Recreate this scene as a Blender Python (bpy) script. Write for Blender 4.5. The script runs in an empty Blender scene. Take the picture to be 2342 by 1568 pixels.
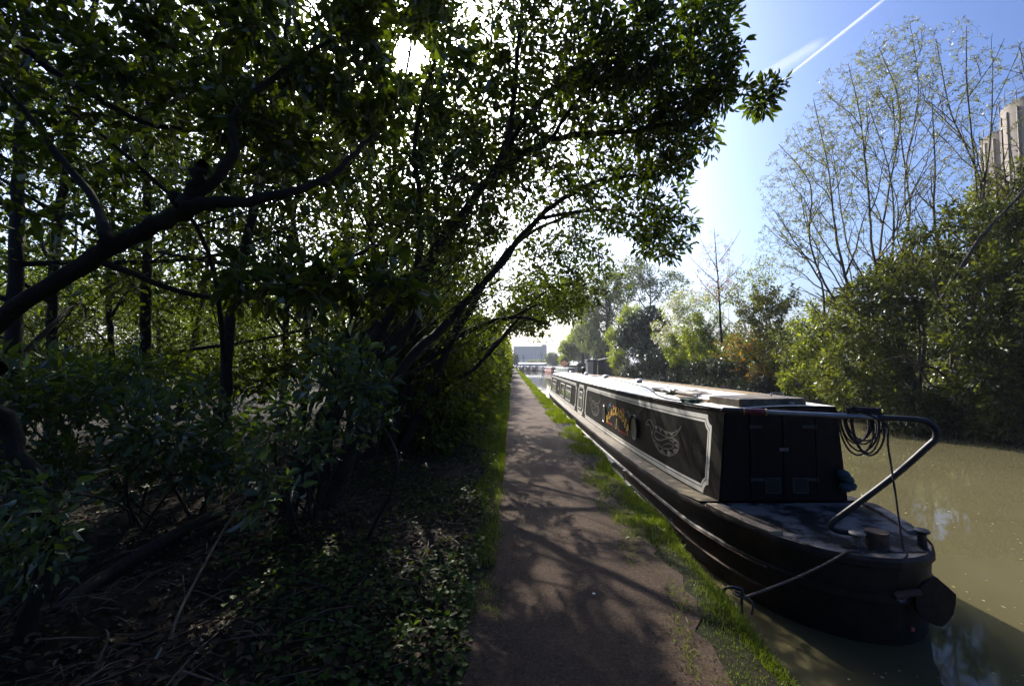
import bpy, math, random
import numpy as np
from mathutils import Vector, Matrix

# ------------------------------------------------------------------ camera, sky, sun, exposure
S = bpy.context.scene
COL = S.collection
R = math.radians
CAM_H, PITCH, FPX, CU, CV = 1.65, R(2.77), 992.0, 1170.5, 784.0      # the photograph measured on a 2341 x 1568 grid
cam = bpy.data.cameras.new('camera')
camo = bpy.data.objects.new('camera', cam); COL.objects.link(camo)
camo.location = (0, 0, CAM_H); camo.rotation_euler = (R(90) + PITCH, 0, 0)
cam.sensor_width = 36.0; cam.lens = FPX / 2341.0 * 36.0
cam.clip_start = 0.05; cam.clip_end = 20000
S.camera = camo

def ray(u, v):
    x, y = (u - CU) / FPX, (CV - v) / FPX
    return np.array([x, math.cos(PITCH) - y * math.sin(PITCH), math.sin(PITCH) + y * math.cos(PITCH)])
def P(u, v, d):                       # the point seen at (u, v), d metres ahead
    r = ray(u, v); t = d / r[1]
    return np.array([r[0] * t, d, CAM_H + r[2] * t])

SUN = ray(935, 128); SUN = SUN / np.linalg.norm(SUN)
EL, AZ = math.asin(SUN[2]), math.atan2(SUN[0], SUN[1])
W = bpy.data.worlds.new('World'); S.world = W; W.use_nodes = True
nt = W.node_tree; bg = nt.nodes['Background']
sky = nt.nodes.new('ShaderNodeTexSky'); sky.sky_type = 'NISHITA'; sky.sun_disc = False
sky.sun_elevation = EL; sky.sun_rotation = AZ
sky.altitude = 0; sky.air_density = 1.0; sky.dust_density = 4.6; sky.ozone_density = 6.5
def vmul(src, k):
    m = nt.nodes.new('ShaderNodeVectorMath'); m.operation = 'SCALE'; m.inputs['Scale'].default_value = k; nt.links.new(src, m.inputs[0]); return m.outputs[0]
gm = nt.nodes.new('ShaderNodeGamma'); gm.inputs['Gamma'].default_value = 1.6     # a clearer, deeper sky away from the sun
nt.links.new(vmul(sky.outputs[0], .15), gm.inputs['Color']); nt.links.new(vmul(gm.outputs[0], 1 / .13), bg.inputs[0]); bg.inputs[1].default_value = 0.13
sl = bpy.data.lights.new('sun', 'SUN'); sl.energy = 5.0; sl.angle = R(0.53); sl.color = (1.0, 0.93, 0.82)
so = bpy.data.objects.new('sun', sl); COL.objects.link(so)
so.rotation_euler = Vector(tuple(SUN)).to_track_quat('Z', 'Y').to_euler()
S.view_settings.view_transform = 'Standard'; S.view_settings.look = 'None'
S.view_settings.exposure = 0.72; S.view_settings.gamma = 1.0
S.render.engine = 'CYCLES'
C = S.cycles
C.max_bounces = 7; C.diffuse_bounces = 3; C.glossy_bounces = 3; C.transmission_bounces = 4; C.transparent_max_bounces = 8
C.sample_clamp_indirect = 6.0; C.use_denoising = True

rng = np.random.default_rng(11)

# ------------------------------------------------------------------ materials
def new_mat(name):
    m = bpy.data.materials.new(name); m.use_nodes = True
    m.node_tree.nodes.clear()
    return m, m.node_tree
def lin(c): return tuple(c) + (1.0,)
def N(nt, t, **kw):
    n = nt.nodes.new(t)
    for k, v in kw.items():
        if k in n.inputs: n.inputs[k].default_value = v
        else: setattr(n, k, v)
    return n
def ramp(nt, fac, stops):
    r = nt.nodes.new('ShaderNodeValToRGB'); el = r.color_ramp.elements
    while len(el) > 1: el.remove(el[-1])
    el[0].position = stops[0][0]; el[0].color = lin(stops[0][1])
    for p, c in stops[1:]:
        e = el.new(p); e.color = lin(c)
    nt.links.new(fac, r.inputs[0]); return r.outputs[0]
def noise(nt, scale, detail=5.0, rough=0.6, coord='Object', vec=None, stretch=None):
    tc = nt.nodes.new('ShaderNodeTexCoord'); v = tc.outputs[coord]
    if stretch:
        mp = nt.nodes.new('ShaderNodeMapping'); mp.inputs['Scale'].default_value = stretch
        nt.links.new(v, mp.inputs[0]); v = mp.outputs[0]
    n = nt.nodes.new('ShaderNodeTexNoise'); n.inputs['Scale'].default_value = scale
    n.inputs['Detail'].default_value = detail; n.inputs['Roughness'].default_value = rough
    nt.links.new(v, n.inputs['Vector']); return n.outputs['Fac']
def bump(nt, h, strength, dist=0.02):
    b = nt.nodes.new('ShaderNodeBump'); b.inputs['Strength'].default_value = strength; b.inputs['Distance'].default_value = dist
    nt.links.new(h, b.inputs['Height']); return b.outputs[0]
def surface(name, stops, scale=4.0, rough=0.6, bstr=0.0, bscale=None, metallic=0.0, stretch=None, spec=0.5, rough_var=0.0, bdist=0.02, coat=0.0):
    m, t = new_mat(name)
    p = t.nodes.new('ShaderNodeBsdfPrincipled'); o = t.nodes.new('ShaderNodeOutputMaterial')
    f = noise(t, scale, stretch=stretch)
    t.links.new(ramp(t, f, stops), p.inputs['Base Color'])
    p.inputs['Roughness'].default_value = rough; p.inputs['Metallic'].default_value = metallic
    p.inputs['Specular IOR Level'].default_value = spec
    if coat: p.inputs['Coat Weight'].default_value = coat; p.inputs['Coat Roughness'].default_value = 0.25
    if rough_var:
        mr = N(t, 'ShaderNodeMapRange'); mr.inputs['From Min'].default_value = .3; mr.inputs['From Max'].default_value = .7
        mr.inputs['To Min'].default_value = rough - rough_var; mr.inputs['To Max'].default_value = rough + rough_var
        t.links.new(noise(t, scale * 2.3, stretch=stretch), mr.inputs[0]); t.links.new(mr.outputs[0], p.inputs['Roughness'])
    if bstr: t.links.new(bump(t, noise(t, bscale or scale * 6, stretch=stretch), bstr, bdist), p.inputs['Normal'])
    t.links.new(p.outputs[0], o.inputs[0]); return m
def leaf_mat(name, dark, light, trans=0.42, tcol=None, gloss=0.16, rough=0.5):
    m, t = new_mat(name)
    g = t.nodes.new('ShaderNodeNewGeometry'); o = t.nodes.new('ShaderNodeOutputMaterial')
    c = ramp(t, g.outputs['Random Per Island'], [(0.0, dark), (0.75, light), (1.0, tuple(min(1, 1.35 * x) for x in light))])
    d = t.nodes.new('ShaderNodeBsdfDiffuse'); tr = t.nodes.new('ShaderNodeBsdfTranslucent'); gl = t.nodes.new('ShaderNodeBsdfGlossy')
    gl.inputs['Roughness'].default_value = rough; gl.inputs['Color'].default_value = (.8, .85, .8, 1)
    t.links.new(c, d.inputs['Color'])
    mu = t.nodes.new('ShaderNodeMix'); mu.data_type = 'RGBA'; mu.blend_type = 'MULTIPLY'; mu.inputs['Factor'].default_value = 1.0
    t.links.new(c, mu.inputs['A']); mu.inputs['B'].default_value = lin(tcol or (2.7, 2.4, 0.55))
    t.links.new(mu.outputs['Result'], tr.inputs['Color'])
    a = t.nodes.new('ShaderNodeMixShader'); a.inputs[0].default_value = trans
    t.links.new(d.outputs[0], a.inputs[1]); t.links.new(tr.outputs[0], a.inputs[2])
    fr = t.nodes.new('ShaderNodeFresnel'); fr.inputs['IOR'].default_value = 1.4
    mul = t.nodes.new('ShaderNodeMath'); mul.operation = 'MULTIPLY_ADD'; mul.inputs[1].default_value = 0.18; mul.inputs[2].default_value = gloss * 0.06
    t.links.new(fr.outputs[0], mul.inputs[0])
    b = t.nodes.new('ShaderNodeMixShader'); t.links.new(mul.outputs[0], b.inputs[0])
    t.links.new(a.outputs[0], b.inputs[1]); t.links.new(gl.outputs[0], b.inputs[2])
    t.links.new(b.outputs[0], o.inputs[0]); return m

M = {}
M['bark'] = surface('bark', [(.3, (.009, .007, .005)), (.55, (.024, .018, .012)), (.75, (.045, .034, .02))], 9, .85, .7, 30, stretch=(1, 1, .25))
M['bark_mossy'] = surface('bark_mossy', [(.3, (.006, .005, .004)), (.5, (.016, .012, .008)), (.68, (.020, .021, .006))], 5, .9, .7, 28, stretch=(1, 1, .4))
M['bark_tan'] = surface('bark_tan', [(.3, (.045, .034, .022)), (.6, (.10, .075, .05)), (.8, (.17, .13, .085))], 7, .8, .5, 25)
M['leaf_near'] = leaf_mat('leaf_near', (.013, .025, .005), (.043, .068, .010), .55)
M['leaf_wood'] = leaf_mat('leaf_wood', (.018, .033, .007), (.052, .078, .013), .5)
M['leaf_hedge'] = leaf_mat('leaf_hedge', (.042, .064, .010), (.10, .135, .020), .5)
M['leaf_elder'] = leaf_mat('leaf_elder', (.016, .034, .008), (.044, .082, .014), .45, gloss=1.2)
M['leaf_ivy'] = leaf_mat('leaf_ivy', (.010, .026, .010), (.030, .060, .018), .15, gloss=.35, rough=.3)
M['leaf_may'] = leaf_mat('leaf_may', (.026, .037, .010), (.076, .095, .026), .38, gloss=.2)
M['leaf_lime'] = leaf_mat('leaf_lime', (.07, .105, .014), (.17, .22, .035), .45)
M['leaf_olive'] = leaf_mat('leaf_olive', (.045, .052, .014), (.11, .115, .030), .35)
M['leaf_rust'] = leaf_mat('leaf_rust', (.14, .085, .014), (.30, .18, .03), .4, tcol=(1.6, 1.2, .6))
M['leaf_willow'] = leaf_mat('leaf_willow', (.09, .10, .025), (.17, .18, .05), .5, tcol=(1.6, 1.6, .8))
M['leaf_poplar'] = leaf_mat('leaf_poplar', (.09, .11, .045), (.17, .19, .08), .42, tcol=(1.5, 1.5, .8))
M['leaf_holly'] = leaf_mat('leaf_holly', (.008, .018, .008), (.022, .040, .016), .08, gloss=1.0, rough=.34)
M['leaf_pink'] = leaf_mat('leaf_pink', (.30, .14, .10), (.45, .25, .18), .4, tcol=(1.2, 1.0, .8))
M['leaf_red'] = leaf_mat('leaf_red', (.26, .12, .09), (.36, .20, .15), .4, tcol=(1.2, 1.0, .8))
M['petal'] = leaf_mat('petal', (.6, .55, .5), (.8, .78, .74), .4, tcol=(1, 1, 1))
M['grass'] = leaf_mat('grass', (.055, .080, .011), (.125, .165, .022), .45, tcol=(1.9, 1.9, .5))
M['litter'] = leaf_mat('litter', (.020, .012, .008), (.085, .052, .034), .12, tcol=(1, .8, .5), gloss=.1)
M['flecks'] = leaf_mat('flecks', (.20, .18, .08), (.42, .38, .2), .1, tcol=(1, 1, .8))
M['twig'] = surface('twig', [(.3, (.05, .036, .025)), (.7, (.16, .12, .08))], 3, .8)

def ground_mat():
    m, t = new_mat('woodland_soil')
    p = t.nodes.new('ShaderNodeBsdfPrincipled'); o = t.nodes.new('ShaderNodeOutputMaterial')
    a = ramp(t, noise(t, 7, 8, .7), [(.3, (.010, .007, .005)), (.5, (.028, .019, .013)), (.7, (.055, .038, .028))])
    b = ramp(t, noise(t, 1.1, 4), [(.42, (.0, .0, .0)), (.62, (1, 1, 1))])
    mx = t.nodes.new('ShaderNodeMix'); mx.data_type = 'RGBA'
    g = ramp(t, noise(t, 22, 4), [(.3, (.010, .015, .004)), (.7, (.03, .038, .009))])
    t.links.new(b, mx.inputs['Factor']); t.links.new(a, mx.inputs['A']); t.links.new(g, mx.inputs['B'])
    t.links.new(mx.outputs['Result'], p.inputs['Base Color']); p.inputs['Roughness'].default_value = .95
    p.inputs['Specular IOR Level'].default_value = .2
    t.links.new(bump(t, noise(t, 18, 8, .75), .9, .05), p.inputs['Normal'])
    t.links.new(p.outputs[0], o.inputs[0]); return m
M['soil'] = ground_mat()
def path_mat():
    m, t = new_mat('path_grit')
    p = t.nodes.new('ShaderNodeBsdfPrincipled'); o = t.nodes.new('ShaderNodeOutputMaterial')
    a = ramp(t, noise(t, 48, 8, .85), [(.32, (.036, .025, .017)), (.52, (.108, .073, .050)), (.72, (.26, .185, .13))])
    b = ramp(t, noise(t, 1.3, 5), [(.3, (.55, .53, .51)), (.7, (1.2, 1.15, 1.1))])
    mu = t.nodes.new('ShaderNodeMix'); mu.data_type = 'RGBA'; mu.blend_type = 'MULTIPLY'; mu.inputs['Factor'].default_value = 1
    t.links.new(a, mu.inputs['A']); t.links.new(b, mu.inputs['B'])
    t.links.new(mu.outputs['Result'], p.inputs['Base Color']); p.inputs['Roughness'].default_value = .9
    p.inputs['Specular IOR Level'].default_value = .25
    t.links.new(bump(t, noise(t, 60, 8, .85), 1.0, .03), p.inputs['Normal'])
    t.links.new(p.outputs[0], o.inputs[0]); return m
M['path'] = path_mat()
def water_mat():
    m, t = new_mat('muddy_water')
    p = t.nodes.new('ShaderNodeBsdfPrincipled'); o = t.nodes.new('ShaderNodeOutputMaterial')
    t.links.new(ramp(t, noise(t, .35, 4), [(.3, (.084, .074, .037)), (.7, (.108, .096, .050))]), p.inputs['Base Color'])
    p.inputs['Roughness'].default_value = .04; p.inputs['IOR'].default_value = 1.33
    n1 = noise(t, 2.2, 3, .5, stretch=(1.0, .6, 1)); 
    t.links.new(bump(t, n1, .07, .02), p.inputs['Normal'])
    t.links.new(p.outputs[0], o.inputs[0]); return m
M['water'] = water_mat()

def streaky(name, base, grime, amount=.5, rough=.4, spec=.4, s=(14, 14, .8), rust=None):
    m, t = new_mat(name)
    p = t.nodes.new('ShaderNodeBsdfPrincipled'); o = t.nodes.new('ShaderNodeOutputMaterial')
    f = ramp(t, noise(t, 1.0, 6, .65, stretch=s), [(.35, (0, 0, 0)), (.75, (amount,) * 3)])
    f2 = ramp(t, noise(t, 9, 6, .75), [(.45, (0, 0, 0)), (.8, (amount,) * 3)])
    ad = t.nodes.new('ShaderNodeMix'); ad.data_type = 'RGBA'; ad.blend_type = 'ADD'; ad.inputs['Factor'].default_value = 1
    t.links.new(f, ad.inputs['A']); t.links.new(f2, ad.inputs['B'])
    mx = t.nodes.new('ShaderNodeMix'); mx.data_type = 'RGBA'; mx.inputs['A'].default_value = lin(base); mx.inputs['B'].default_value = lin(grime)
    t.links.new(ad.outputs['Result'], mx.inputs['Factor'])
    out = mx.outputs['Result']; p.inputs['Specular IOR Level'].default_value = spec
    if rust:
        m2 = t.nodes.new('ShaderNodeMix'); m2.data_type = 'RGBA'; m2.inputs['B'].default_value = lin(rust)
        t.links.new(out, m2.inputs['A']); t.links.new(ramp(t, noise(t, 1.6, 8, .75, stretch=(1, 1, .7)), [(.56, (0, 0, 0)), (.66, (.75,) * 3)]), m2.inputs['Factor']); out = m2.outputs['Result']
    t.links.new(out, p.inputs['Base Color']); p.inputs['Roughness'].default_value = rough
    t.links.new(bump(t, noise(t, 3, 7, .6), .2, .03), p.inputs['Normal'])
    t.links.new(p.outputs[0], o.inputs[0]); return m
M['black_paint'] = streaky('weathered_black_paint', (.006, .0056, .005), (.045, .036, .028), .26, .6, .12)
M['door_black'] = streaky('door_black_paint', (.007, .0065, .006), (.022, .019, .016), .4, .7, .15)
M['hull_black'] = streaky('hull_bitumen', (.008, .007, .006), (.06, .040, .024), .45, .6, .3, rust=(.075, .036, .018), s=(3, 3, 2))
M['white_line'] = streaky('white_lining_paint', (.88, .87, .83), (.58, .53, .42), .35, .45)
M['roof_paint'] = streaky('pale_roof_paint', (.84, .82, .76), (.58, .53, .43), .4, .4, s=(1.5, 1.5, 1))
M['gunwale'] = streaky('worn_gunwale', (.075, .060, .036), (.22, .17, .085), .6, .6, .25, s=(4, .6, 1))
M['deck'] = surface('worn_deck_paint', [(.43, (.014, .013, .012)), (.5, (.085, .08, .078)), (.58, (.19, .18, .175))], 3.4, .8, .35, 40, spec=.2)
M['rail_wood'] = surface('pale_wood', [(.3, (.22, .15, .085)), (.7, (.42, .32, .2))], 3, .6, .3, 20, stretch=(6, .6, 6))
M['grey_wood'] = surface('grey_wood', [(.3, (.16, .145, .12)), (.7, (.36, .33, .28))], 3, .7, .3, 20, stretch=(8, .8, 8))
M['steel'] = surface('brushed_steel', [(.3, (.22, .22, .23)), (.7, (.38, .38, .40))], 6, .42, metallic=1.0)
M['tiller_blue'] = surface('dark_tiller_paint', [(.3, (.012, .012, .015)), (.7, (.032, .031, .036))], 8, .5, spec=.4)
M['hatch'] = streaky('hatch_grey', (.045, .04, .035), (.26, .21, .13), .7, .6, .25, s=(2, 1, 2))
M['rubber'] = surface('rubber', [(.3, (.014, .013, .013)), (.7, (.03, .028, .027))], 12, .6, .2)
M['rope'] = surface('black_rope', [(.3, (.014, .012, .016)), (.7, (.05, .042, .05))], 60, .85, .6, 160)
M['rope_tan'] = surface('weathered_rope', [(.3, (.04, .033, .028)), (.7, (.11, .09, .075))], 60, .9, .6, 160)
M['rope_green'] = surface('green_rope', [(.3, (.008, .035, .025)), (.7, (.02, .075, .055))], 40, .8, .4, 120)
M['gold'] = surface('gold_paint', [(.3, (.62, .36, .045)), (.7, (.82, .52, .09))], 9, .5)
M['red_paint'] = surface('red_paint', [(.3, (.40, .05, .04)), (.7, (.6, .10, .08))], 9, .5)
M['blue_paint'] = surface('blue_paint', [(.3, (.07, .16, .24)), (.7, (.12, .26, .38))], 9, .5)
M['silver_line'] = surface('grey_white_paint', [(.3, (.085, .08, .075)), (.7, (.18, .17, .16))], 12, .5)
M['maroon'] = surface('maroon_varnish', [(.3, (.09, .010, .014)), (.7, (.17, .02, .028))], 8, .2, spec=.7)
M['walnut'] = surface('dark_varnished_wood', [(.3, (.03, .018, .018)), (.7, (.07, .04, .035))], 8, .25, spec=.7)
M['brass'] = surface('brass', [(.3, (.5, .36, .12)), (.7, (.7, .52, .2))], 8, .3, metallic=1.0)
M['rust'] = surface('rust', [(.3, (.035, .020, .013)), (.7, (.13, .078, .048))], 14, .8, .4, 50)
M['deck_rim'] = streaky('rusty_pale_deck_edge', (.22, .165, .11), (.42, .33, .22), .7, .55, s=(3, 3, 3))
M['teal'] = surface('teal_cloth', [(.3, (.008, .030, .040)), (.7, (.018, .06, .08))], 9, .8)
M['rag'] = surface('faded_rag', [(.3, (.05, .04, .045)), (.7, (.17, .14, .14))], 9, .9)
M['dark_plate'] = surface('dark_vent_plate', [(.3, (.045, .042, .040)), (.7, (.065, .062, .06))], 6, .7, spec=.2)
M['ground_leaf'] = leaf_mat('ground_leaf', (.016, .033, .008), (.046, .080, .015), .4)
M['vent_plate'] = surface('grey_vent_plate', [(.3, (.085, .08, .075)), (.7, (.13, .125, .12))], 6, .6)
def glass_mat(name, c):
    m, t = new_mat(name)
    p = t.nodes.new('ShaderNodeBsdfPrincipled'); o = t.nodes.new('ShaderNodeOutputMaterial')
    p.inputs['Base Color'].default_value = lin(c); p.inputs['Roughness'].default_value = .08; p.inputs['Specular IOR Level'].default_value = .8
    t.links.new(bump(t, noise(t, 1.4, 2), .04, .02), p.inputs['Normal'])
    t.links.new(p.outputs[0], o.inputs[0]); return m
M['glass'] = glass_mat('curtained_glass', (.24, .27, .24))
M['dark_glass'] = glass_mat('dark_glass', (.02, .022, .022))
M['concrete'] = streaky('stained_concrete', (.235, .195, .15), (.12, .105, .09), .8, .85, s=(.9, .9, .05))
M['brown_board'] = streaky('black_creosote_board', (.035, .032, .03), (.10, .09, .075), .5, .7, s=(9, 9, .5))
M['felt'] = surface('mossy_roof_felt', [(.3, (.10, .10, .08)), (.7, (.24, .22, .17))], 2, .9)
M['cladding'] = streaky('blue_grey_cladding', (.56, .54, .50), (.42, .41, .39), .6, .8, s=(1.2, 1.2, .02))
M['pale_wall'] = surface('pale_render', [(.3, (.66, .64, .58)), (.7, (.78, .76, .7))], .6, .7)
for k, c in dict(navy=(.02, .022, .045), purple=(.055, .04, .075), bottle=(.022, .06, .045), claret=(.17, .025, .035), sage=(.17, .25, .20), brick_red=(.42, .09, .08), ink=(.018, .018, .022), cream=(.62, .57, .47)).items():
    M[k] = streaky(k + '_boat_paint', c, tuple(min(1, x * 1.6 + .03) for x in c), .5, .45)

# ------------------------------------------------------------------ mesh helpers
def link(o, parent=None):
    COL.objects.link(o)
    if parent is not None: o.parent = parent
    return o
def mesh_np(name, V, quads=None, tris=None, mat=None, parent=None, smooth=False):
    me = bpy.data.meshes.new(name)
    V = np.asarray(V, np.float32).reshape(-1, 3)
    nq = 0 if quads is None else len(quads); ntr = 0 if tris is None else len(tris)
    loops = np.concatenate([np.asarray(quads, np.int32).ravel() if nq else np.zeros(0, np.int32), np.asarray(tris, np.int32).ravel() if ntr else np.zeros(0, np.int32)])
    me.vertices.add(len(V)); me.vertices.foreach_set('co', V.ravel())
    me.loops.add(len(loops)); me.loops.foreach_set('vertex_index', loops)
    me.polygons.add(nq + ntr)
    ls = np.concatenate([np.arange(nq) * 4, nq * 4 + np.arange(ntr) * 3]).astype(np.int32)
    me.polygons.foreach_set('loop_start', ls)
    me.polygons.foreach_set('loop_total', np.concatenate([np.full(nq, 4), np.full(ntr, 3)]).astype(np.int32))
    if smooth: me.polygons.foreach_set('use_smooth', np.ones(nq + ntr, bool))
    me.update(calc_edges=True); me.validate()
    if mat: me.materials.append(mat)
    return link(bpy.data.objects.new(name, me), parent)
class MB:
    """collects shapes; build() links them as one mesh object"""
    def __init__(s): s.v = []; s.f = []
    def add(s, vs, fs):
        b = len(s.v); s.v += [tuple(map(float, x)) for x in vs]; s.f += [tuple(b + i for i in f) for f in fs]; return s
    def box(s, x0, x1, y0, y1, z0, z1, top=None):
        t = top or (0, 0)
        vs = [(x0, y0, z0), (x1, y0, z0), (x1, y1, z0), (x0, y1, z0), (x0 + t[0], y0 + t[1], z1), (x1 - t[0], y0 + t[1], z1), (x1 - t[0], y1 - t[1], z1), (x0 + t[0], y1 - t[1], z1)]
        return s.add(vs, [(0, 3, 2, 1), (4, 5, 6, 7), (0, 1, 5, 4), (1, 2, 6, 5), (2, 3, 7, 6), (3, 0, 4, 7)])
    def bar(s, a, b, w, h=None, up=(0, 0, 1)):
        a, b = Vector(a), Vector(b); t = (b - a).normalized(); x = t.cross(Vector(up))
        x = (x if x.length > 1e-4 else Vector((1, 0, 0))).normalized(); y = x.cross(t); h = h or w
        o = [(-w / 2, -h / 2), (w / 2, -h / 2), (w / 2, h / 2), (-w / 2, h / 2)]
        vs = [a + x * p + y * q for p, q in o] + [b + x * p + y * q for p, q in o]
        return s.add(vs, [(3, 2, 1, 0), (4, 5, 6, 7), (0, 1, 5, 4), (1, 2, 6, 5), (2, 3, 7, 6), (3, 0, 4, 7)])
    def tube(s, pts, r, n=10, closed=False):
        pts = [Vector(p) for p in pts]; k = len(pts); rr = r if hasattr(r, '__len__') else [r] * k
        vs = []; prev = None
        for i, p in enumerate(pts):
            if closed: t = pts[(i + 1) % k] - pts[i - 1]
            else: t = pts[min(i + 1, k - 1)] - pts[max(i - 1, 0)]
            t.normalize()
            if prev is None:
                x = t.orthogonal().normalized()
            else:
                x = prev - t * prev.dot(t)
                x = x.normalized() if x.length > 1e-5 else t.orthogonal().normalized()
            prev = x; y = t.cross(x)
            vs += [p + (x * math.cos(2 * math.pi * j / n) + y * math.sin(2 * math.pi * j / n)) * rr[i] for j in range(n)]
        fs = []
        for i in range(k if closed else k - 1):
            a, b = i * n, ((i + 1) % k) * n
            fs += [(a + j, a + (j + 1) % n, b + (j + 1) % n, b + j) for j in range(n)]
        if not closed: fs += [tuple(reversed(range(n))), tuple(range((k - 1) * n, k * n))]
        return s.add(vs, fs)
    def lathe(s, c, prof, n=20, axis='z', tilt=None):
        vs = []
        for r, h in prof:
            for j in range(n):
                a = 2 * math.pi * j / n; q = Vector((r * math.cos(a), r * math.sin(a), h))
                if axis == 'x': q = Vector((q.z, q.x, q.y))
                if axis == 'y': q = Vector((q.x, q.z, q.y))
                if tilt is not None: q = tilt @ q
                vs.append(Vector(c) + q)
        fs = []
        for i in range(len(prof) - 1):
            fs += [(i * n + j, i * n + (j + 1) % n, (i + 1) * n + (j + 1) % n, (i + 1) * n + j) for j in range(n)]
        fs += [tuple(reversed(range(n))), tuple(range((len(prof) - 1) * n, len(prof) * n))]
        return s.add(vs, fs)
    def prism(s, poly, off):
        k = len(poly); off = Vector(off); poly = [Vector(p) for p in poly]
        return s.add(poly + [p + off for p in poly], [tuple(reversed(range(k))), tuple(range(k, 2 * k))] + [(i, (i + 1) % k, k + (i + 1) % k, k + i) for i in range(k)])
    def build(s, name, mat, parent=None, smooth=False, bevel=0.0):
        me = bpy.data.meshes.new(name); me.from_pydata(s.v, [], s.f); me.validate()
        me.materials.append(mat)
        if smooth:
            me.polygons.foreach_set('use_smooth', [True] * len(me.polygons))
            me.set_sharp_from_angle(angle=R(40))
        o = link(bpy.data.objects.new(name, me), parent)
        if bevel:
            b = o.modifiers.new('bevel', 'BEVEL'); b.width = bevel; b.segments = 2; b.limit_method = 'ANGLE'
        return o
def tag(o, label=None, cat=None, group=None, kind=None):
    if label: o['label'] = label
    if cat: o['category'] = cat
    if group: o['group'] = group
    if kind: o['kind'] = kind
    return o
def thing(name, label, cat, loc=(0, 0, 0), rz=0.0, group=None):
    o = bpy.data.objects.new(name, None); COL.objects.link(o)
    o.location = tuple(map(float, loc)); o.rotation_euler = (0, 0, rz); o.empty_display_size = .2
    return tag(o, label, cat, group)
def copy_tree(o, parent=None):
    c = o.copy(); COL.objects.link(c); c.parent = parent
    for ch in list(o.children): copy_tree(ch, c)
    return c
def smooth_path(pts, k=6):
    pts = np.asarray(pts, float); n = len(pts)
    if n < 3: return np.array([pts[0] + (pts[-1] - pts[0]) * t for t in np.linspace(0, 1, k + 1)])
    out = []
    for i in range(n - 1):
        p0, p1, p2, p3 = pts[max(i - 1, 0)], pts[i], pts[i + 1], pts[min(i + 2, n - 1)]
        for t in np.linspace(0, 1, k, endpoint=False):
            out.append(.5 * ((2 * p1) + (-p0 + p2) * t + (2 * p0 - 5 * p1 + 4 * p2 - p3) * t * t + (-p0 + 3 * p1 - 3 * p2 + p3) * t ** 3))
    out.append(pts[-1]); return np.array(out)

# ------------------------------------------------------------------ plant generator
def tubes_np(paths, base=0):
    """paths: list of (pts (k,3), radii (k,), sides) -> verts, quads"""
    VV, QQ = [], []
    for pts, rad, n in paths:
        ridge = 1 + (.07 * np.sin(np.arange(n) * 2.4 + 1)[None] + .045 * rng.normal(size=(len(pts), n)) if n >= 9 else np.zeros((1, n)))
        k = len(pts); t = np.gradient(pts, axis=0); t /= np.linalg.norm(t, axis=1, keepdims=True) + 1e-9
        ref = np.array([.31, .22, .93]) if abs(t[0][2]) < .85 else np.array([.93, .25, .1])
        u = np.cross(t, ref); u /= np.linalg.norm(u, axis=1, keepdims=True) + 1e-9; w = np.cross(t, u)
        a = np.arange(n) * 2 * np.pi / n
        V = pts[:, None] + (rad[:, None] * ridge)[:, :, None] * (u[:, None] * np.cos(a)[None, :, None] + w[:, None] * np.sin(a)[None, :, None])
        i = np.arange(k - 1)[:, None] * n; j = np.arange(n)[None]; j2 = (j + 1) % n
        QQ.append((np.stack([i + j, i + j2, i + n + j2, i + n + j], -1) + base).reshape(-1, 4)); VV.append(V.reshape(-1, 3)); base += k * n
    return np.concatenate(VV), np.concatenate(QQ)
def unit(a): return a / (np.linalg.norm(a, axis=-1, keepdims=True) + 1e-9)
def leaves_np(p, d, nrm, L, Wd, fold=.25):
    """two-quad folded leaves"""
    n = len(p); d = unit(d); s = unit(np.cross(d, nrm)); nn = np.cross(s, d)
    L = np.broadcast_to(np.asarray(L, float), (n,))[:, None]; Wd = np.broadcast_to(np.asarray(Wd, float), (n,))[:, None]
    up = nn * Wd * fold
    v = np.stack([p, p + d * L * .3 + s * Wd * .42 + up, p + d * L * .68 + s * Wd * .36 + up - nn * L * .05, p + d * L - nn * L * .12, p + d * L * .68 - s * Wd * .36 + up - nn * L * .05, p + d * L * .3 - s * Wd * .42 + up], 1)
    q = np.array([[0, 1, 2, 3], [0, 3, 4, 5]])[None] + (np.arange(n) * 6)[:, None, None]
    return v.reshape(-1, 3), q.reshape(-1, 4)
def sph(n): return unit(rng.normal(size=(n, 3)))
def blob_points(blobs):
    T, Bi = [], []
    for i, (c, r, n) in enumerate(blobs):
        q = sph(n) * (rng.random((n, 1)) ** .4); T.append(np.asarray(c) + q * np.asarray(r)); Bi += [i] * n
    return np.concatenate(T)
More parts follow.
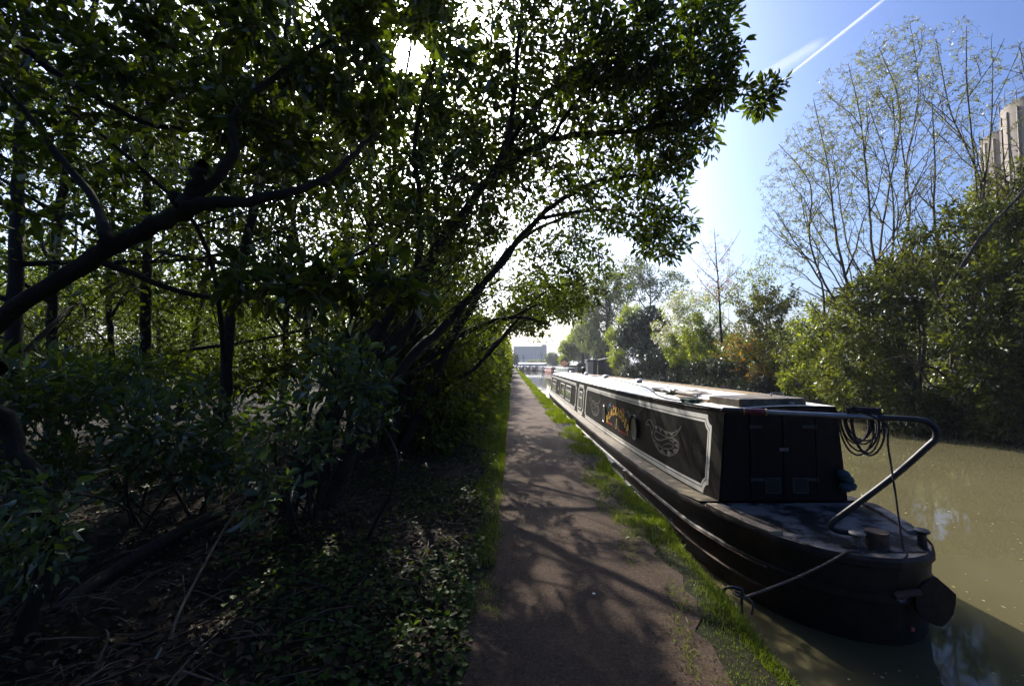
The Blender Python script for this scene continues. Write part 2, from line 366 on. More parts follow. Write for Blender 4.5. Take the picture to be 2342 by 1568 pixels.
def plant(name, label, cat, stems, blobs, leaf, bark='bark', lsize=.07, lw=.5, per=26, spread=.16, group=None, twig_r=.006, twig_min=.0015, base=None, droop=0.0, leaf_from=.35, trunk_sides=9, curve=.18, keep=None, upright=.3):
    """stems: list of (points, r0, r1). blobs: crown volumes [(centre, radii, shoots)]. Twigs grow to points in the blobs from the nearest wood."""
    base = np.asarray(base if base is not None else stems[0][0][0], float)
    paths, nodes, nr = [], [], []
    for pts, r0, r1 in stems:
        sp = smooth_path(pts, 6); k = len(sp); rad = np.linspace(r0, r1, k) * (1 + .035 * rng.normal(size=k))
        sp = sp + rng.normal(size=sp.shape) * (np.minimum(rad, .05) * .25)[:, None]
        paths.append((sp, rad, trunk_sides if r0 > .03 else 6)); nodes.append(sp[1:]); nr.append(rad[1:])
    nodes = np.concatenate(nodes); nr = np.concatenate(nr)
    T = blob_points(blobs)
    if keep is not None: T = T[keep(T)]
    cap = len(nodes) + 4 * len(T); NB = np.empty((cap, 3)); NB[:len(nodes)] = nodes; NR = np.empty(cap); NR[:len(nodes)] = nr; cnt = len(nodes)
    dist = np.min(np.linalg.norm(T[:, None] - nodes[None, ::3], axis=2), axis=1) if len(nodes) * len(T) < 4e6 else np.linalg.norm(T - nodes[rng.integers(0, len(nodes), len(T))], axis=1)
    LP, LD = [], []
    for i in np.argsort(dist):
        t = T[i]; dd = NB[:cnt] - t; d2 = (dd * dd).sum(1) * (1 + .9 * (dd[:, 2] > .1)); j = int(np.argmin(d2)); a = NB[j].copy(); ln = float(np.linalg.norm(t - a))
        if ln < .04: continue
        r0 = max(min(NR[j] * .75, twig_r * (.7 + ln * .9)), twig_min)
        ts = np.linspace(0, 1, 5)[:, None]; mid = np.sin(ts * np.pi) * (rng.normal(size=3) * curve * ln * .6 + np.array([0, 0, upright * curve * ln]))
        pts = a + (t - a) * ts + mid; pts[-1, 2] -= droop * ln
        rad = np.linspace(r0, max(r0 * .35, twig_min), 5)
        paths.append((pts, rad, 4 if r0 > .01 else 3))
        NB[cnt:cnt + 4] = pts[1:]; NR[cnt:cnt + 4] = rad[1:]; cnt += 4
        if per:
            s = leaf_from + (1 - leaf_from) * rng.random(per); idx = s * 4; i0 = np.minimum(idx.astype(int), 3); fr = (idx - i0)[:, None]
            lp = pts[i0] * (1 - fr) + pts[i0 + 1] * fr; td = (t - a) / ln
            off = sph(per); LP.append(lp + off * spread * rng.random((per, 1)) ** .6); LD.append(td * .5 + off * .9 + np.array([0, 0, -.15]))
    root = thing(name, label, cat, base, group=group)
    V, Q = tubes_np(paths)
    mesh_np('trunk', V - base, Q, mat=M[bark], parent=root, smooth=True)
    mats = leaf if isinstance(leaf, (list, tuple)) else [(leaf, 1.0)]
    if LP:
        LP, LD = np.concatenate(LP), np.concatenate(LD)
        if keep is not None:
            k = keep(LP); LP, LD = LP[k], LD[k]
        n = len(LP); pick = rng.random(n); lo = 0.0
        clump = rng.integers(0, 1 << 30)
        for mi, (lm, sh) in enumerate(mats):
            k = (pick >= lo) & (pick < lo + sh); lo += sh; m = int(k.sum())
            if not m: continue
            nrm = unit(rng.normal(size=(m, 3)) * .8 + np.array([0, 0, .9])); L = lsize * np.clip(np.exp(rng.normal(-.08, .36, m)), .4, 1.75)
            v, q = leaves_np(LP[k] - base, LD[k], nrm, L, L * lw)
            mesh_np('crown' if mi == 0 else ('blossom' if lm == 'petal' else 'crown'), v, q, mat=M[lm], parent=root)
    return root
SUN_HOLE = 2.0
GAPS = []                               # breaks in the crowns that let flecks of sun through to the ground
gr_ = np.random.default_rng(5)
for n_, x0, x1, y0, y1 in ((24, -.25, 1.25, 1.7, 5.5), (24, -.25, 1.3, 5.0, 13), (12, -2.2, -.4, 2.2, 7), (10, -6.5, -2.5, 3.5, 10), (6, 1.1, 1.65, 2.5, 7), (4, 2.5, 3.6, 3.9, 5.2)):
    for _ in range(n_):
        c_ = np.array([x0 + (x1 - x0) * gr_.random(), y0 * (y1 / y0) ** gr_.random(), 0.0])
        for _ in range(gr_.integers(1, 4)): GAPS.append((c_ + np.array([gr_.normal() * .16, gr_.normal() * .10, 0]), .085 + .075 * gr_.random()))
def sun_gap(Pts):                       # the gap in the leaves the sun shines through
    v = Pts - np.array([0, 0, CAM_H]); al = v @ SUN; off = np.linalg.norm(v - al[:, None] * SUN, axis=1)
    k = off > np.tan(R(1.9)) * np.maximum(al, .1) + .02 * np.sin(al * 3)
    for g, r in GAPS:
        v = Pts - g; al = v @ SUN; w_ = v - al[:, None] * SUN; k &= (w_ * w_).sum(1) > r * r
    return k
def B(u, v, d, ru, rv, rd, n):          # a crown volume given by where and how large it shows
    return (P(u, v, d), (ru * d / FPX, rd, rv * d / FPX), n)
def G(u, v):                            # ground point (towpath level)
    r = ray(u, v); t = -CAM_H / r[2]; return np.array([r[0] * t, r[1] * t, 0.0])
def stem(pts, r0, r1): return ([P(*p) if len(p) == 3 else np.asarray(p[:3]) for p in pts], r0, r1)

# ------------------------------------------------------------------ the setting: ground, towpath, water
WZ = -0.80                                   # water level
def sstep(x, a, b):
    t = np.clip((x - a) / (b - a), 0, 1); return t * t * (3 - 2 * t)
def bank_l(y):                               # towpath edge of the canal
    y = np.asarray(y, float)
    return 1.54 + .18 * sstep(y, 2, 12) + .035 * np.sin(y * 1.7) + .025 * np.sin(y * 4.1 + 1) - 15 * sstep(y, 150, 158)
def bank_r(y):
    y = np.asarray(y, float)
    return 15.3 + .5 * np.sin(y * .13) + .25 * np.sin(y * .41 + 2)
END_Y = 172.0
ys = np.concatenate([[-60, -20, -8, -4], np.arange(-2, 30, .3), np.arange(30, 80, 1.0), np.arange(80, 150, 4.0), np.arange(150, 160, 1.0), [164, 168, 171.9, 172.2, 180, 200, 260, 400, 800, 2500]])
loff = np.concatenate([[0, .12, .3, .6, 1.0, 1.4, 1.8, 2.1], np.arange(2.4, 14, .3), np.arange(14, 40, 1.5), [50, 80, 150, 400, 1500]])
rows = []
for y in ys:
    l, r = float(bank_l(y)), float(bank_r(y)); inside = y < END_Y
    xl = l - loff[::-1]
    bumpy = .05 * np.sin(xl * 2.3 + y * .9) * np.sin(y * 1.7 - xl * 1.1) + .035 * np.sin(xl * 5.1 - y * 3.3) + .12 * np.sin(xl * .4 + y * .3)
    zl = bumpy * sstep(-xl, .7, 2.2) + .04 * sstep(-xl, .6, 1.6)
    zl = np.where(loff[::-1] < .11, -.06, zl)
    mid = [(l + .06, -1.6 if inside else 0.0), ((l + r) / 2, -1.7 if inside else 0.0), (r - .5, -1.6 if inside else 0.0)]
    xr = r + np.array([0, .5, 1.5, 4, 9, 20, 50, 120, 400, 1500])
    zr = np.array([-.9, -.3, .15, .5, .7, .6, .4, 0, 0, 0]) if inside else np.zeros(10)
    rows.append([(x, y, z) for x, z in zip(xl, zl)] + [(x, y, z) for x, z in mid] + [(x, y, z) for x, z in zip(xr, zr)])
rows = np.array(rows); nr_, nc_ = rows.shape[:2]
idx = np.arange(nr_ * nc_).reshape(nr_, nc_)
q = np.stack([idx[:-1, :-1], idx[:-1, 1:], idx[1:, 1:], idx[1:, :-1]], -1).reshape(-1, 4)
tag(mesh_np('ground', rows.reshape(-1, 3), q, mat=M['soil'], smooth=True), kind='structure')

py = np.concatenate([np.arange(-3, 25, .12), np.arange(25, 150, .8)])
lft = -.24 + .07 * np.sin(py * 1.9) + .04 * np.sin(py * 5.3 + 1) + .03 * np.sin(py * 11)
rgt = 1.25 + .04 * sstep(py, 3, 20) + .07 * np.sin(py * 1.3 + 2) + .05 * np.sin(py * 4.3) + .03 * np.sin(py * 13) + .02 * np.sin(py * 29)
tt = np.linspace(0, 1, 12)
pv = np.stack([lft[:, None] + (rgt - lft)[:, None] * tt, np.broadcast_to(py[:, None], (len(py), 12)), np.broadcast_to(.006 + .02 * np.sin(tt * np.pi), (len(py), 12)) + .004 * np.sin(py * 7)[:, None] * np.sin(tt * 9)], -1)
idx = np.arange(len(py) * 12).reshape(-1, 12)
q = np.stack([idx[:-1, :-1], idx[:-1, 1:], idx[1:, 1:], idx[1:, :-1]], -1).reshape(-1, 4)
tag(mesh_np('towpath', pv.reshape(-1, 3), q, mat=M['path'], smooth=True), kind='structure')
wy = np.array([-60, 0, 40, 100, 150, 172.1]); wv = []
for y in wy: wv += [(-16 if y >= 150 else 1.0, y, WZ), (18, y, WZ)]
tag(mesh_np('water', wv, [[2 * i, 2 * i + 1, 2 * i + 3, 2 * i + 2] for i in range(5)], mat=M['water']), kind='structure')

# grass on both verges, ground ivy, leaf litter, twigs: nobody could count them
def scatter(n, y0, y1, xf, zf, power=1.0):
    y = y0 * (y1 / y0) ** (rng.random(n) ** power); x = xf(y, n); return np.stack([x, y, zf(x, y)], 1)
def blades(name, pts, h, w, mat, lean=.35):
    n = len(pts); d = np.array([0, 0, 1.0]) + rng.normal(size=(n, 3)) * lean; d[:, 2] = np.abs(d[:, 2])
    v, q = leaves_np(pts, d, unit(rng.normal(size=(n, 3))), h, w, .1); return v, q
def merge(parts):
    V, Q, b = [], [], 0
    for v, q in parts: V.append(v); Q.append(q + b); b += len(v)
    return np.concatenate(V), np.concatenate(Q)
def tufted(y, n, lo, hi):                    # clumps toward one side
    return lo + (hi - lo) * rng.random(n)
gp = []
for n, y0, y1, w, h in ((24000, 1.5, 5, .0042, .052), (26000, 4.5, 14, .006, .072), (22000, 12, 45, .014, .12), (9000, 40, 150, .05, .2)):
    def xf(y, n): return bank_l(y) - .01 - .56 * rng.random(n) ** 1.3
    p = scatter(n, y0, y1, xf, lambda x, y: 0 * x - .02)
    k = (np.sin(p[:, 1] * 3.1 + np.sin(p[:, 0] * 7)) + np.sin(p[:, 1] * 1.3 + 2) * .8 + 1.6 * rng.random(len(p)) + 2.6 * (p[:, 0] - 1.2)) > .75
    p = p[k]; gp.append(blades('g', p, h * (.35 + .6 * rng.random(len(p)) + .55 * rng.random(len(p)) ** 4) * (.7 + .5 * np.sin(p[:, 1] * 2.3 + 3 * p[:, 0]) ** 2), w, 'grass', .45))
for n, y0, y1, w, h in ((1200, 3.2, 6, .005, .06), (26000, 3.6, 16, .006, .07), (20000, 13, 45, .015, .13), (9000, 40, 150, .05, .2)):
    def xf2(y, n): return -.14 - (.2 + .8 * sstep(y, 4, 12)) * (.45 + .35 * np.sin(y * 1.9) ** 2 + .35 * np.sin(y * .7 + 1) ** 2) * rng.random(n) ** 1.5
    p = scatter(n, y0, y1, xf2, lambda x, y: 0 * x); p = p[rng.random(n) < .06 + .94 * sstep(p[:, 1] + 1.2 * np.sin(p[:, 0] * 9), 3.8, 9.5)]
    gp.append(blades('g', p, h * (.5 + .9 * rng.random(len(p))), w, 'grass'))
p = scatter(5000, 1.5, 9, lambda y, n: np.where(rng.random(n) < .55, .95 + .3 * rng.random(n), -.3 + .22 * rng.random(n)), lambda x, y: 0 * x + .012)
k = np.sin(p[:, 1] * 5.1 + 2 * np.sin(p[:, 0] * 9)) > .45; p = p[k]; gp.append(blades('g', p, .03 + .03 * rng.random(len(p)), .005, 'grass', .8))
V, Q = merge(gp)
tag(mesh_np('grass', V, Q, mat=M['grass']), 'fresh green grass along both edges of the towpath', 'grass', kind='stuff')

def gz(x, y): return (.05 * np.sin(x * 2.3 + y * .9) * np.sin(y * 1.7 - x * 1.1) + .035 * np.sin(x * 5.1 - y * 3.3) + .12 * np.sin(x * .4 + y * .3)) * sstep(-x, .7, 2.2) + .04 * sstep(-x, .6, 1.6)
def xl_(y, n): return -.25 - 2.6 * rng.random(n) ** 1.2
p = scatter(15000, 1.2, 12, xl_, gz); n = len(p)
k = (np.sin(p[:, 0] * 3.3 + 1.2 * np.sin(p[:, 1] * 2.1)) + np.sin(p[:, 1] * 2.7 + p[:, 0]) + 2.2 * rng.random(n) + 1.2 * (p[:, 0] + 1.2)) > .9
p = p[k]; n = len(p); p[:, 2] += .01 + .10 * rng.random(n) ** 1.5
v, q = leaves_np(p, rng.normal(size=(n, 3)) * np.array([1, 1, .35]), np.array([0, 0, 1.0]) + rng.normal(size=(n, 3)) * .35, .028 + .035 * rng.random(n), .026 + .028 * rng.random(n), .12)
tag(mesh_np('ground_cover', v, q, mat=M['ground_leaf']), 'low leafy ground cover beside the left edge of the towpath', 'ground cover', kind='stuff')
def xw(y, n): return -.4 - (4 + 1.3 * y) * rng.random(n)
p = scatter(30000, 1.0, 26, xw, gz, .8); n = len(p); p[:, 2] += .012 + .02 * rng.random(n)
v, q = leaves_np(p, rng.normal(size=(n, 3)) * np.array([1, 1, .25]), np.array([0, 0, 1.0]) + rng.normal(size=(n, 3)) * .45, .03 + .05 * rng.random(n), .02 + .03 * rng.random(n), .2)
tag(mesh_np('leaf_litter', v, q, mat=M['litter']), 'brown fallen leaves covering the shaded woodland floor', 'leaf litter', kind='stuff')
tw = []
for i in range(900):
    y = 1.1 * (14 / 1.1) ** rng.random(); x = -.5 - (2.2 + .8 * y) * rng.random(); a = rng.normal(.5, .7); L = .12 + .5 * rng.random() ** 2
    c = np.array([x, y, 0]); d = np.array([math.cos(a), math.sin(a), rng.normal() * .08]) * L / 2
    pts = np.array([c - d, c + rng.normal(size=3) * .02, c + d]); pts[:, 2] += gz(pts[:, 0], pts[:, 1]) + .025
    r = .0025 + .004 * rng.random(); tw.append((pts, np.array([r, r, r * .6]), 4))
v, q = tubes_np(tw)
tag(mesh_np('twig_litter', v, q, mat=M['twig']), 'dry twigs strewn over the woodland floor', 'twigs', kind='stuff')
p = scatter(5200, 1.3, 12, lambda y, n: -.15 + 1.3 * rng.random(n), lambda x, y: 0 * x + .018); n = len(p)
v, q = leaves_np(p, rng.normal(size=(n, 3)) * np.array([1, 1, .1]), np.array([0, 0, 1.0]) + rng.normal(size=(n, 3)) * .3, .006 + .012 * rng.random(n) ** 3, .006 + .007 * rng.random(n), .35)
tag(mesh_np('path_debris', v, q, mat=M['litter']), 'small stones and leaf crumbs on the towpath', 'debris', kind='stuff')
for x, y in ((.58, 3.16),):
    mb = MB(); mb.lathe((x, y, .026), [(.001, -.004), (.011, -.003), (.012, 0), (.008, .004), (.001, .006)], 9); tag(mb.build('white_pebble', M['pale_wall'], smooth=True), 'small white pebble lying in the middle of the shaded towpath', 'pebble')

# stone copings along the towpath edge
for i, (y0, L) in enumerate(((5.0, .85), (6.1, 1.1), (7.5, 1.2), (9.0, 1.3))):
    mb = MB(); x = float(bank_l(y0 + L / 2)) + .03
    mb.box(x - .03, x + .04, y0, y0 + L, -.34, -.03)
    tag(mb.build('edging_board', M['grey_wood'], bevel=.008), ['short grey board holding the bank nearest the hull stern', 'weathered edging board beside the cabin end of the black narrowboat', 'long weathered edging board beside the boat\'s larger snake emblem', 'farthest visible grey edging board under sunlit grass beside the boat'][i], 'edging board', 'boards edging the towpath bank')

n = 5200; u_ = rng.random(n); p = np.stack([2.0 + 13.5 * rng.random(n), 2.2 * (32 / 2.2) ** rng.random(n), np.full(n, WZ + .004)], 1)
k = (np.sin(p[:, 0] * 1.3 + p[:, 1] * .7) + np.sin(p[:, 1] * 1.1 - p[:, 0] * .5) + 2.0 * rng.random(n)) > 1.1
k &= ~((p[:, 0] > 2.0) & (p[:, 0] < 4.6) & (p[:, 1] > 3.6)); p = p[k]; n = len(p)
v, q = leaves_np(p, rng.normal(size=(n, 3)) * np.array([1, 1, 0]), np.array([0, 0, 1.0]) + rng.normal(size=(n, 3)) * .04, .015 + .05 * rng.random(n) ** 2, .01 + .02 * rng.random(n) ** 2, .02)
tag(mesh_np('floating_flecks', v, q, mat=M['flecks']), 'pale petals and leaf flecks floating on the muddy water', 'flecks', kind='stuff')

# ------------------------------------------------------------------ the black narrowboat
BX, BY = 3.335, 5.42
boat = thing('narrowboat', 'long black narrowboat with white lined panels and gold lettering moored beside the towpath', 'narrowboat', (BX, BY, WZ), .0074)
HB = np.array([(-1.58, .0), (-1.555, .17), (-1.50, .32), (-1.40, .48), (-1.25, .64), (-1.05, .77), (-.8, .88), (-.5, .965), (-.2, 1.02), (.2, 1.055), (.6, 1.06), (18, 1.06), (19.5, 1.03), (21, .93), (22.2, .72), (23.2, .42), (23.9, .12), (24.1, .0)])
def hb(y): return np.interp(y, HB[:, 0], HB[:, 1])
CL, CW0, CW1, GZ = 21.6, .795, .70, .77
def zt(y): return 1.875 - .05 * y / CL
def sheer(y):                                 # the gentle dip of the boat's long lines
    t = min(1.0, max(0.0, y / 21.0)); return math.sin(math.pi * t ** .6)
def dip(y, z, x=-.7):
    r = min(1.0, max(0.0, (x + .7) / 1.4)) * min(1.0, max(0.0, (z - .9) / .9))
    return -sheer(y) * float(np.interp(z, [0, .77, 1.9, 2.1], [0, .17, .085, .085])) * (1 - 1.25 * r)
def SD(y, h, e=0.0):                          # point on the bank-side cabin wall: along the boat, height over the gunwale, proud by e
    return (-(CW0 - (CW0 - CW1) * h / 1.13) - e, y, GZ + h * (zt(y) - GZ) / 1.13)
yy = np.unique(np.concatenate([HB[:, 0], np.linspace(.6, 18, 30)]))
lev = [(.77, 1.0), (.745, 1.014), (.69, 1.014), (.67, .998), (.47, .99), (.455, 1.014), (.40, 1.014), (.385, .985), (.10, .965), (-.5, .9)]
mb = MB()
for sgn in (-1, 1):
    vs, fs = [], []
    for y in yy:
        for z, k in lev:
            yk = y if y > -.6 else y + (1 - k) * 1.4 * (-(y + .6))
            up = .18 * max(0, (y - 20) / 4) ** 2 * max(0, z)
            vs.append((sgn * (hb(y) * k + .0), yk - (.012 if k > 1.01 and y < -1.3 else 0), z + up))
    nl = len(lev)
    for i in range(len(yy) - 1):
        for j in range(nl - 1):
            a = (i * nl + j, i * nl + j + 1, (i + 1) * nl + j + 1, (i + 1) * nl + j); fs.append(a if sgn < 0 else a[::-1])
    mb.add(vs, fs)
hull = mb.build('hull', M['hull_black'], boat, smooth=True)
# stern deck, its pale rim, gunwales
dy = np.linspace(-1.56, .02, 22)
def strip(mb, ylist, xa, xb, z):
    vs, fs = [], []
    for y in ylist: vs += [(xa(y), y, z(y) if callable(z) else z), (xb(y), y, z(y) if callable(z) else z)]
    for i in range(len(ylist) - 1): fs.append((2 * i, 2 * i + 1, 2 * i + 3, 2 * i + 2))
    mb.add(vs, fs)
mb = MB(); inn = lambda y: max(0.0, hb(y + .12) - .17 if y < -.3 else hb(y) - .17)
strip(mb, [y for y in dy if y > -1.42], lambda y: -inn(y - .02), lambda y: inn(y - .02), .752); mb.build('stern_deck', M['deck'], boat)
mb = MB()
strip(mb, dy, lambda y: -hb(y) * .995, lambda y: hb(y) * .995, .744); mb.build('deck_rim', M['deck_rim'], boat)
mb = MB()
for sgn in (-1, 1):                          # raised plank either side of the stern
    yl = np.linspace(-1.0, -.12, 10); vs = []
    for y in yl:
        for dx, z in ((.02, .745), (.02, .785), (.15, .785), (.15, .745)): vs.append((sgn * (hb(y) - dx), y, z))
    fs = [(0, 1, 2, 3), tuple(len(vs) - 4 + i for i in (3, 2, 1, 0))]
    for i in range(len(yl) - 1): fs += [(i * 4 + j, i * 4 + (j + 1) % 4, i * 4 + 4 + (j + 1) % 4, i * 4 + 4 + j) for j in range(4)]
    o = MB().add(vs, fs).build('toe_plank', M['deck_rim' if sgn < 0 else 'deck'], boat)
mb = MB(); yl = np.linspace(0, CL, 40)
strip(mb, yl, lambda y: -hb(y), lambda y: -CW0 + .01, .774); strip(mb, yl, lambda y: CW0 - .01, lambda y: hb(y), .774)
mb.build('gunwale', M['gunwale'], boat)
mb = MB(); strip(mb, np.linspace(CL - .05, 24.05, 14), lambda y: -hb(y), lambda y: hb(y), lambda y: .77 + .13 * max(0, (y - 20) / 4) ** 2); mb.build('bow_deck', M['deck'], boat)
mb = MB()
for z, yr in ((.43, None), (.22, 3.2)):
    pts = [(-(hb(y) * 1.0 + .012), y, z) for y in np.concatenate([[-1.0, -.8, -.5, -.2], np.linspace(.2, yr or 20, 20)])]
    mb.tube(pts, .016, 6)
mb.build('rubbing_strake', M['rust'], boat, smooth=True)
# cabin shell, roof
mb = MB(); vs = []; sec = np.linspace(0, CL, 24)
for y in sec: vs += [(-CW0, y, GZ), (-CW1, y, zt(y)), (CW1, y, zt(y)), (CW0, y, GZ)]
fs = [(0, 1, 2, 3)[::-1], tuple(len(vs) - 4 + i for i in (0, 1, 2, 3))]
for i in range(len(sec) - 1): fs += [(4 * i + j, 4 * i + j + 1, 4 * i + 5 + j, 4 * i + 4 + j) for j in range(3)]
mb.add(vs, fs); mb.build('cabin', M['black_paint'], boat)
rc = lambda y: .025 + .05 * float(sstep(y, .1, 1.6))
mb = MB(); vs = []; nx = 9; sec = np.linspace(.03, CL + .03, 30)
for y in sec:
    for i in range(nx):
        t = -1 + 2 * i / (nx - 1); vs.append((t * (CW1 + .012), y, zt(y) + .006 + rc(y) * (1 - t * t) + .02 * (t + 1)))
for i in range(len(sec) - 1): [mb.f.append((i * nx + j, i * nx + j + 1, (i + 1) * nx + j + 1, (i + 1) * nx + j)) for j in range(nx - 1)]
mb.v = [tuple(v) for v in vs]; b = len(mb.v)
mb.add([(-(CW1 + .012), .03, zt(0) + .006), (CW1 + .012, .03, zt(0) + .006), (CW1, .03, zt(0) - .0), (-CW1, .03, zt(0) - .0)], [(0, 1, 2, 3)])
roof = mb.build('roof', M['roof_paint'], boat, smooth=True)
mb = MB(); mb.add([(-CW1 - .012, .026, zt(0) - .02)] + [(t * (CW1 + .012), .026, zt(0) + .002 + .025 * (1 - t * t) + .02 * (t + 1)) for t in np.linspace(-1, 1, 9)] + [(CW1 + .012, .026, zt(0) - .02)], [tuple(range(11))]); mb.build('roof_end', M['black_paint'], boat)
def rail(x, mat, y0, y1, h=.045, w=.03, z=.012):
    m_ = MB(); pts = np.linspace(y0, y1, 12)
    for a, b in zip(pts[:-1], pts[1:]): m_.bar((x, a, zt(a) + z + h / 2), (x, b, zt(b) + z + h / 2), w, h)
    return m_.build('roof_rail', M[mat], boat)
rail(CW1 - .015, 'rail_wood', .9, CL, z=.05); rail(-CW1 + .005, 'black_paint', .1, CL, .02, .03, .004)
# stern bulkhead doors
for s in (-1, 1):
    d = MB(); x0, x1 = sorted((s * .006, s * .40)); d.box(x0, x1, -.024, -.001, GZ + .03, zt(0) + .02); dr = d.build('door', M['door_black'], boat, bevel=.006)
    v = MB(); xc = s * .17 + .03; z0 = .87; v.box(xc - .095, xc + .095, -.032, -.0245, z0, z0 + .19)
    vp = v.build('vent_plate', M['dark_plate'], dr)
    v = MB()
    for i in range(12): v.box(xc - .08, xc + .08, -.036, -.0325, z0 + .02 + i * .0132, z0 + .026 + i * .0132)
    v.build('vent_louvre', M['door_black'], dr)
for x0, x1 in ((-.77, -.42), (.42, .77)):
    m_ = MB(); m_.add([(x0, -.012, GZ + .02), (x1, -.012, GZ + .02), (x1 - (.09 if x1 > .5 else 0), -.012, zt(0) - .01), (x0 + (.09 if x0 < -.5 else 0), -.012, zt(0) - .01), (x0, -.001, GZ + .02), (x1, -.001, GZ + .02), (x1 - (.09 if x1 > .5 else 0), -.001, zt(0) - .01), (x0 + (.09 if x0 < -.5 else 0), -.001, zt(0) - .01)], [(0, 1, 2, 3), (4, 7, 6, 5), (0, 4, 5, 1), (1, 5, 6, 2), (2, 6, 7, 3), (3, 7, 4, 0)]); m_.build('bulkhead_panel', M['door_black'], boat)
for x in (-.40, .40):                         # strap hinges and a hasp on the doors
    for z in (1.02, 1.66):
        m_ = MB(); m_.box(min(x, x * .62), max(x, x * .62), -.033, -.0245, z, z + .035); m_.tube([(x * 1.02, -.034, z - .012), (x * 1.02, -.034, z + .047)], .011, 8); m_.build('hinge', M['dark_plate'], boat)
m_ = MB(); m_.box(-.05, .06, -.036, -.0245, 1.38, 1.42); m_.tube(smooth_path([(.02, -.03, 1.40), (.02, -.06, 1.40), (.02, -.06, 1.37), (.02, -.03, 1.36)], 4), .006, 6); m_.build('hasp', M['vent_plate'], boat)
# sliding hatch, its runners, latch
m_ = MB(); m_.box(-.44, .42, .14, .98, zt(0) - .03, zt(0) + .14); hatch = m_.build('hatch', M['hatch'], boat, bevel=.012)
m_ = MB(); m_.tube(smooth_path([(.02, .2, 2.04), (.02, .22, 2.075), (.17, .22, 2.075), (.17, .2, 2.04)], 4), .007, 8); m_.build('hatch_handle', M['steel'], hatch, smooth=True)
m_ = MB(); m_.lathe((.21, .12, 1.955), [(.001, -.02), (.03, -.016), (.036, 0), (.03, .012), (.001, .018)], 14); m_.bar((.19, .15, 1.96), (.19, .15, 2.02), .02); m_.build('padlock', M['steel'], hatch, smooth=True)
for x in (-.44, .42):
    m_ = MB(); m_.bar((x, .98, zt(0) + .055), (x, 2.2, zt(2) + .055), .05, .055); m_.build('hatch_runner', M['rail_wood'], boat)
# white lined panels
def notched(y0, y1, h0, h1, r, w=0.0, k=7):
    out = []; ro = r + w; a0 = math.asin(min(1, w / ro)) if w else 0.0
    for cy, ch, q0 in ((y0, h0, 90), (y1, h0, 180), (y1, h1, 270), (y0, h1, 0)):
        # concave arcs round the panel's own corners
        sy = 1 if cy == y0 else -1; sh = 1 if ch == h0 else -1
        an = np.linspace(a0, math.pi / 2 - a0, k)
        pts = [(cy + sy * ro * math.cos(t), ch + sh * ro * math.sin(t)) for t in an]
        if (cy, ch) in ((y0, h0), (y1, h1)): pts = pts[::-1]
        out += pts
    return out
def ring(mb, o, i, e):
    oo, ii = [], []; n = len(o)
    for j in range(n):                        # long straight runs are cut up so that they follow the sheer
        a0, b0, a1, b1 = (np.array(q_, float) for q_ in (o[j], o[(j + 1) % n], i[j], i[(j + 1) % n])); k = max(1, int(np.linalg.norm(b0 - a0) / .6))
        for t in range(k): oo.append(tuple(a0 + (b0 - a0) * t / k)); ii.append(tuple(a1 + (b1 - a1) * t / k))
    o, i = oo, ii; n = len(o); vs = [SD(y, h, e) for y, h in o] + [SD(y, h, e) for y, h in i]
    mb.add(vs, [(j, (j + 1) % n, n + (j + 1) % n, n + j) for j in range(n)])
def panel(y0, y1, h0, h1, r, bands):
    m_ = MB()
    for w0, w1 in bands: ring(m_, notched(y0, y1, h0, h1, r, w0), notched(y0, y1, h0, h1, r, w1), .004)
    return m_.build('panel_lining', M['white_line'], boat)
panel(.30, 9.5, .025, 1.055, .13, ((0, .062), (.074, .106)))
panel(9.85, 11.15, .025, 1.055, .16, ((0, .075), (.09, .115)))
panel(11.6, 21.45, .025, 1.055, .16, ((0, .07), (.085, .11)))
def rect(y0, y1, h0, h1, r=.0, k=4):
    if r == 0: return [(y0, h0), (y1, h0), (y1, h1), (y0, h1)]
    o = []
    for cy, ch, a in ((y0 + r, h0 + r, 180), (y1 - r, h0 + r, 270), (y1 - r, h1 - r, 0), (y0 + r, h1 - r, 90)):
        o += [(cy + r * math.cos(R(a + t)), ch + r * math.sin(R(a + t))) for t in np.linspace(0, 90, k)]
    return o
def window(y0, y1, h0, h1, r=.05, bar=True, mat='glass'):
    m_ = MB(); o, i = rect(y0, y1, h0, h1, r), rect(y0 + .05, y1 - .05, h0 + .045, h1 - .045, max(r - .03, .012)); ring(m_, o, i, .018)
    n = len(o); m_.add([SD(y, h, .018) for y, h in o] + [SD(y, h, .0) for y, h in o], [(j, n + j, n + (j + 1) % n, (j + 1) % n) for j in range(n)])
    if bar:
        hm = h0 + (h1 - h0) * .60; m_.add([SD(y, h, .017) for y, h in ((y0 + .04, hm), (y1 - .04, hm), (y1 - .04, hm + .05), (y0 + .04, hm + .05))], [(0, 1, 2, 3)])
    f = m_.build('window', M['white_line'], boat)
    g = MB(); g.add([SD(y, h, .006) for y, h in rect(y0 + .03, y1 - .03, h0 + .03, h1 - .03, .02)], [tuple(range(16))]); g.build('pane', M[mat], f)
    return f
window(10.15, 10.85, .20, .82, .12); window(13.0, 14.6, .20, .84, .04); window(15.1, 16.7, .20, .84, .04, bar=False); window(18.6, 20.5, .20, .84, .04)
m_ = MB(); m_.add([SD(y, h, .010) for y, h in ((16.25, .24), (16.62, .24), (16.62, .80), (16.25, .80))], [(0, 1, 2, 3)]); m_.build('open_window_shade', M['dark_glass'], boat)  # dark sheet painted in for the shaded inside of the open window
